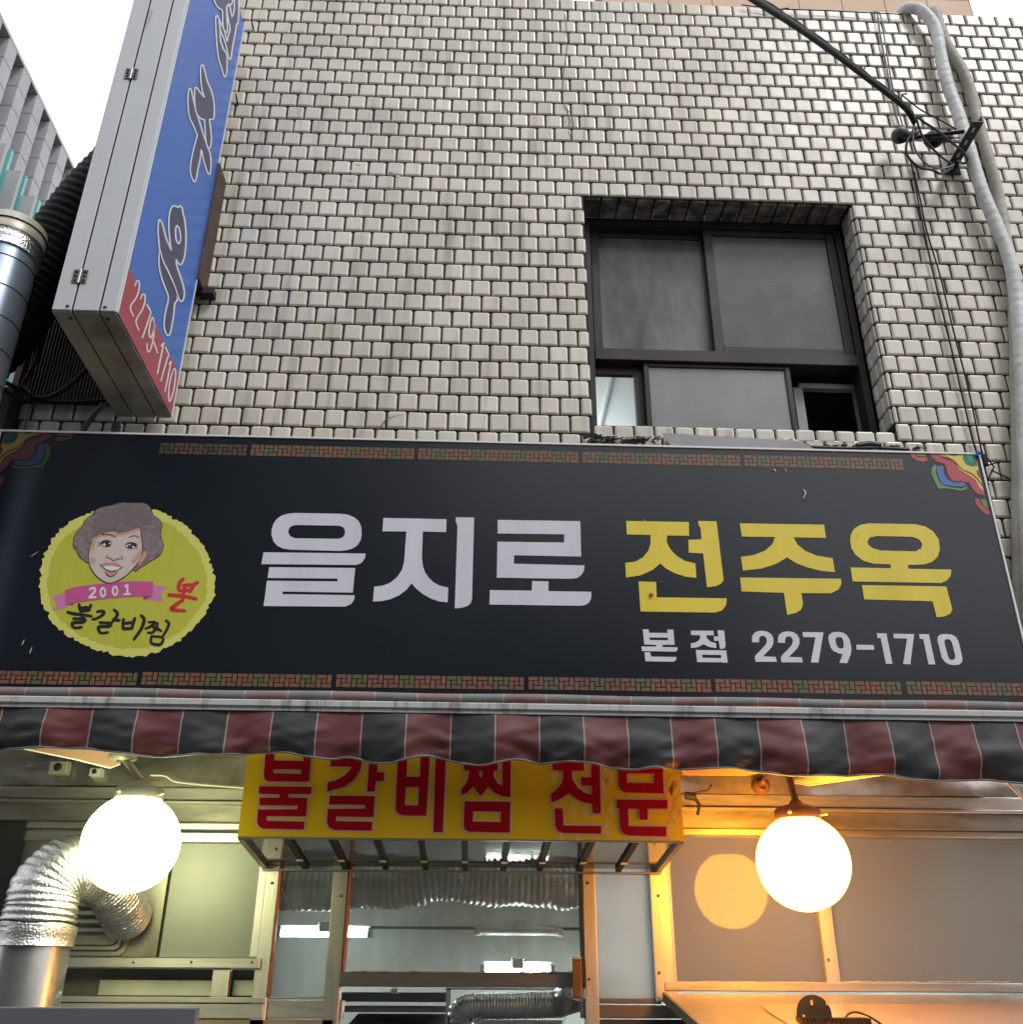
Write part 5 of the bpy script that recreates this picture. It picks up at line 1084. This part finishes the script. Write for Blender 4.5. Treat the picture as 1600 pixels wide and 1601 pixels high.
q.add([fp(*p) for p in prs], [tuple(range(len(prs)))]); q.build('plastic_sheet', mat('film_sheet', (.36, .28, .23), .25, 0, (.30, .24, .20), 5, spec=.6), cn_)
# ribbed floodlight standing on the flap
fl = thing('floodlight', 'black ribbed floodlight with round bracket standing on the metal flap', 'floodlight', P(1290, 1590, -.35))
yF = -.36
c = P(1281, 1586, yF); w = (c - CAM).dot(_F); pxm = w / (FOC * 1600)
q = MB(); n = 26; rr = 28 * pxm; pts = [(c.x + rr * math.cos(math.pi * i / n), c.z + rr * math.sin(math.pi * i / n)) for i in range(n + 1)] + [(c.x - rr, c.z - .05), (c.x + rr, c.z - .05)]
k = len(pts); q.add([(x, yF + .05, z) for x, z in pts] + [(x, yF + .056, z) for x, z in pts], [tuple(range(k)), tuple(range(k, 2 * k))[::-1]] + [(i, (i + 1) % k, k + (i + 1) % k, k + i) for i in range(k)]); q.build('bracket_plate', black, fl)
q = MB()
for x, y in ((1269, 1567), (1293, 1567), (1257, 1590)): p_ = P(x, y, yF + .05); q.box(p_.x - .004, p_.x + .004, yF + .046, yF + .049, p_.z - .008, p_.z + .008)
q.build('slot', mat('amber_slot', (.5, .3, .1), .5), fl)
for i in range(20):
    x = P(1252 + i * 5.6, 1590, yF).x; q = MB(); zt_ = FZ(1300, 1592, yF); q.hexa([(x, yF - .02, zt_ - .06), (x + .004, yF - .02, zt_ - .06), (x + .004, yF + .045, zt_ - .06), (x, yF + .045, zt_ - .06)], [(x - .004, yF - .02, zt_), (x, yF - .02, zt_), (x, yF + .045, zt_ + .004), (x - .004, yF + .045, zt_ + .004)]); q.build('cooling_fin', black, fl)
q = MB(); q.tube(catmull([P(1322, 1592, yF + .05), P(1328, 1584, yF + .05), P(1340, 1582, yF + .04), P(1358, 1588, yF), P(1380, 1602, yF)], 6), .004, 8); q.build('cord', black, fl)
q = MB(); a_ = P(1478, 1597, -.3); b_ = P(1524, 1597, -.3); q.box(a_.x, b_.x, -.3, -.24, a_.z - .06, a_.z, b=.006); q.box(a_.x + .012, b_.x - .02, -.29, -.25, a_.z, a_.z + .006)
o = q.build('black_case', black); tag(o, 'small black case on the flap right of the floodlight', 'case')

# ================================================================== pipes and cables at the upper right
tapew = mat('white_pipe_tape', (.70, .70, .69), .5, 0, (.50, .49, .47), 9, (.35, .7), .5, 60)
tapec = mat('cream_pipe_tape', (.46, .44, .39), .6, 0, (.34, .32, .27), 9, (.35, .7), .3, 50)
def wrapped(name, pts, r, m, label, amp):
    c = resample(catmull(pts, 14), .012); rr = [r * (1 + amp * ((i % 5) / 5 - .4) + ru(-.02, .02)) for i in range(len(c))]
    q = MB(); q.tube(c, rr, 16, radf=lambda i, th: 1 + .10 * mnoise.noise(Vector((math.cos(th) * 1.2, math.sin(th) * 1.2, i * .05)))); o = q.build(name, m); return tag(o, label, 'pipe', 'wrapped refrigerant pipes on the wall')
wrapped('wrapped_pipe', [P(1405, 25, .12), P(1417, 14, -.02), P(1440, 17, -.07), P(1462, 42, -.08), P(1470, 80, -.08), P(1480, 125, -.08), P(1494, 165, -.08), P(1510, 215, -.09), P(1524, 262, -.09), P(1536, 300, -.09), P(1556, 348, -.09), P(1577, 400, -.09), P(1589, 460, -.09), P(1597, 560, -.09), P(1603, 700, -.09), P(1607, 820, -.09), P(1612, 960, -.09), P(1612, 1120, -.09)], .036, tapew, 'thick white taped pipe hanging over the parapet and down the right side', .06)
wrapped('wrapped_pipe', [P(1452, 22, .08), P(1462, 17, -.02), P(1468, 35, -.04), P(1482, 72, -.04), P(1505, 110, -.045), P(1520, 150, -.045), P(1532, 200, -.045), P(1550, 262, -.045), P(1562, 310, -.045), P(1572, 370, -.045), P(1583, 430, -.045), P(1588, 520, -.045), P(1592, 700, -.045), P(1594, 900, -.045), P(1602, 1100, -.045)], .032, tapec, 'thinner cream taped pipe behind the thick white one', .05)
# black service cable from the street
q = MB(); cpath = catmull([P(1120, -40, -1.9), P(1180, 0, -1.6), P(1240, 38, -1.3), P(1300, 80, -1.0), P(1350, 118, -.75), P(1395, 152, -.55), P(1418, 172, -.45), P(1430, 192, -.38)], 10)
q.tube(cpath, .0145, 12); sc_ = thing('service_cable', 'thick black service cable coming in from the street to the wall bracket', 'cable', P(1300, 80, -1.0)); q.build('cable', wirem, sc_)
q = MB(); q.tube([p + Vector((.012, 0, .022 + .004 * math.sin(i))) for i, p in enumerate(cpath)], .006, 8); q.build('messenger_wire', wirem, sc_)
for px_ in ((1222, 18, -1.41), (1352, 106, -.74), (1410, 150, -.5)):
    q = MB(); c = P(px_[0], px_[1] + 4, px_[2]); q.tube([c + Vector((-.015, 0, -.03)), c + Vector((.01, 0, .03)), c + Vector((.035, 0, .035))], .004, 6); q.build('cable_tie', wirem, sc_)
br = thing('wall_bracket', 'black perforated steel bracket sticking out of the wall at the right', 'bracket', P(1487, 258, 0))
w0 = P(1487, 262, -.02); lenb = None
tp = PX(1524, 172, w0.x); yo = tp.y
q = MB(); q.box(w0.x - .028, w0.x + .028, yo, -.02, w0.z - .004, w0.z + .0); q.box(w0.x + .0285, w0.x + .034, yo, -.02, w0.z - .004, w0.z + .045); q.box(w0.x - .05, w0.x + .05, -.022, -.014, w0.z - .05, w0.z + .05); q.build('arm', black, br)
q = MB()
for i in range(5): yy_ = yo + .04 + i * .09; q.box(w0.x - .006, w0.x + .006, yy_, yy_ + .03, w0.z - .0062, w0.z - .0044)
q.build('slot', mat('sky_slot', (.6, .6, .58), .6), br)
# two dark mushroom caps on a rod
wz = thing('cable_clamp', 'pair of dark weatherproof cable heads on a short rod beside the bracket', 'cable clamp', P(1440, 215, -.15))
q = MB(); q.tube([P(1408, 222, -.12), P(1440, 214, -.18), P(1508, 206, -.24)], .011, 8); q.tube([P(1420, 216, -.12), P(1500, 216, -.22)], .004, 6); q.build('rod', wirem, wz)
gcap = mat('grey_green_rubber', (.075, .085, .082), .4, 0, (.05, .055, .055), 20)
for (x, y, s, mm_) in ((1408, 212, .050, gcap), (1460, 218, .055, black)):
    c = P(x, y, -.12); q = MB(); q.lathe(c, [(.0, s * .8), (s * .55, s * .72), (s * .95, s * .35), (s, 0), (s * .85, -s * .5), (s * .5, -s * .7), (s * .3, -s * .4)], 20); q.tube([c, P(x + 28, y - 2, -.17)], .018, 10); q.build('rubber_head', mm_, wz)
cable('loop_wire', [P(1430, 188, -.38), P(1428, 205, -.36), P(1418, 225, -.34), P(1420, 245, -.32), P(1438, 262, -.3), P(1458, 266, -.28), P(1472, 272, -.25), P(1490, 262, -.2)], .007, mat('brown_wire', (.05, .028, .03), .4), 'dark brown wire looping low under the cable heads', 'wire', 'loose service wires at the bracket', 8)
cable('loop_wire', [P(1431, 188, -.38), P(1428, 210, -.36), P(1432, 235, -.34), P(1448, 256, -.32), P(1470, 264, -.3), P(1492, 258, -.22)], .005, mat('grey_wire', (.16, .15, .15), .4), 'pale grey wire in the inner loop under the cable heads', 'wire', 'loose service wires at the bracket', 8)
cable('loop_wire', [P(1433, 184, -.38), P(1442, 212, -.34), P(1458, 232, -.3), P(1478, 250, -.24), P(1492, 257, -.2)], .006, mat('green_wire', (.015, .045, .04), .4), 'dark green wire crossing in front of the black cable head', 'wire', 'loose service wires at the bracket', 8)
cable('loop_wire', [P(1434, 182, -.38), P(1446, 192, -.36), P(1465, 204, -.34), P(1482, 218, -.3), P(1502, 234, -.26), P(1513, 248, -.24), P(1508, 256, -.22), P(1498, 252, -.2)], .007, mat('blue_wire', (.035, .055, .10), .4), 'blue grey wire running down to the bracket foot', 'wire', 'loose service wires at the bracket', 8)
cable('loop_wire', [P(1412, 150, -.5), P(1440, 172, -.42), P(1470, 188, -.36), P(1495, 202, -.3)], .004, wirem, 'thin straight tie wire from the thick cable to the bracket', 'wire', 'loose service wires at the bracket', 8)
ltw = mat('thin_grey_cable', (.13, .13, .15), .5)
cable('wall_cable', [P(1364, 20, .02), P(1372, 22, -.03), P(1378, 60, -.03), P(1388, 110, -.03), P(1396, 160, -.03), P(1408, 200, -.03)], .005, ltw, 'left one of two thin grey cables above the cable heads', 'cable', 'thin cables on the tiled wall')
cable('wall_cable', [P(1368, 20, .02), P(1377, 24, -.03), P(1385, 70, -.035), P(1394, 125, -.03), P(1403, 165, -.03), P(1414, 204, -.03)], .005, ltw, 'right one of two thin grey cables above the cable heads', 'cable', 'thin cables on the tiled wall')
cable('wall_cable', [P(1424, 250, -.03), P(1432, 290, -.03), P(1441, 340, -.03), P(1458, 420, -.03), P(1482, 520, -.03), P(1503, 610, -.03), P(1522, 690, -.03), P(1532, 720, -.03), P(1545, 790, -.03), P(1560, 850, -.03)], .005, wirem, 'left dark cable running down the tiles right of the window', 'cable', 'thin cables on the tiled wall')
cable('wall_cable', [P(1430, 270, -.03), P(1440, 315, -.035), P(1449, 360, -.03), P(1470, 430, -.03), P(1492, 520, -.035), P(1515, 610, -.03), P(1535, 705, -.03), P(1552, 790, -.03), P(1573, 880, -.03), P(1590, 960, -.03)], .005, wirem, 'right dark cable running down the tiles right of the window', 'cable', 'thin cables on the tiled wall')
cable('parapet_wire', [P(1160, 8, -.03), P(1210, 14, -.03), P(1290, 17, -.03), P(1350, 20, -.03), P(1410, 23, -.03)], .004, wirem, 'thin black wire along the parapet edge under the beige building', 'wire')
q = MB()
for a_, b_ in (((1540, 712), (1555, 730)), ((1555, 730), (1540, 760)), ((1550, 735), (1578, 748)), ((1536, 705), (1540, 735)), ((1545, 728), (1562, 722))): q.tube([P(*a_, -.04), P(*b_, -.04)], .004, 5)
q.tube([P(1537, 712, -.05), P(1541, 728, -.05)], .016, 8)
o = q.build('wire_joint', wirem); tag(o, 'tangle of black wire ends beside the upper right sign corner', 'wire')
# small nail and hooks in the tiles near the blue sign
for i, (x, y, lb) in enumerate(((396, 46, 'short nail stuck in the tiles at the top of the blue sign'), (372, 165, 'small dark hook in the tiles right of the blue sign'))):
    q = MB(); c = P(x, y, -.014); q.tube([c + Vector((0, .01, 0)), c + Vector((-.004, -.03, .02)), c + Vector((-.01, -.035, .05))], .005, 6); o = q.build('nail', black); tag(o, lb, 'nail')
# cables at the left below the ducts
cable('hanging_cable', [P(62, 478, -.25), P(66, 520, -.22), P(58, 560, -.2), P(40, 595, -.2), P(30, 612, -.2)], .011, wirem, 'thick cable dropping past the left edge of the brown siding', 'cable', 'cables at the left wall end')
cable('hanging_cable', [P(140, 572, -.2), P(110, 602, -.2), P(80, 620, -.2), P(55, 622, -.2), P(25, 606, -.2), P(-10, 590, -.2)], .011, wirem, 'black cable sagging in front of the brown siding', 'cable', 'cables at the left wall end')
cable('hanging_cable', [P(-10, 600, -.22), P(30, 624, -.2), P(80, 629, -.18), P(140, 628, -.16), P(170, 625, -.14)], .010, wirem, 'black cable lying along the top of the low tiles', 'cable', 'cables at the left wall end')
cable('hanging_cable', [P(36, 603, -.22), P(46, 614, -.2), P(43, 640, -.18), P(38, 672, -.16)], .006, ltw, 'thin grey cable going down behind the left sign end', 'cable', 'cables at the left wall end')
cable('hanging_cable', [P(168, 625, -.1), P(150, 645, -.1), P(128, 676, -.1)], .013, mat('slate_cable', (.06, .065, .08), .5), 'pair of slate cables below the foot of the blue sign', 'cable', 'cables at the left wall end')
q = MB(); q.box(FX(-40, 640, -.1), FX(16, 640, -.1), -.12, .0, 3.5, FZ(0, 608, -.1)); o = q.build('dark_junction', darkvoid); tag(o, 'dark junction box at the far left above the sign corner', 'box')
# added blocks across the street, out of view: darker reflections, less light under awning
ob = thing('reflection_blocker', 'plain dark blocks added across the street, unseen, to shape reflections', 'building', (-16, -15, 0))
q = MB(); q.box(-75, -1.5, -20, -15, 3.2, 17); q.build('wall', mat('blocker_dark', (.06, .062, .065), .8), ob)
q = MB(); q.box(-1.49, 5, -20, -15.2, 3.2, 10); q.build('blocker_middle', MATS['blocker_dark'], ob)
q = MB(); q.box(5.01, 30, -20, -15.2, 3.2, 7); q.build('blocker_low', MATS['blocker_dark'], ob)
q = MB(); q.box(-75, 30, -20, -15.1, 0, 3.19); q.build('blocker_base', mat('blocker_base_tone', (.22, .22, .23), .7, 0, (.14, .14, .15), .6), ob)
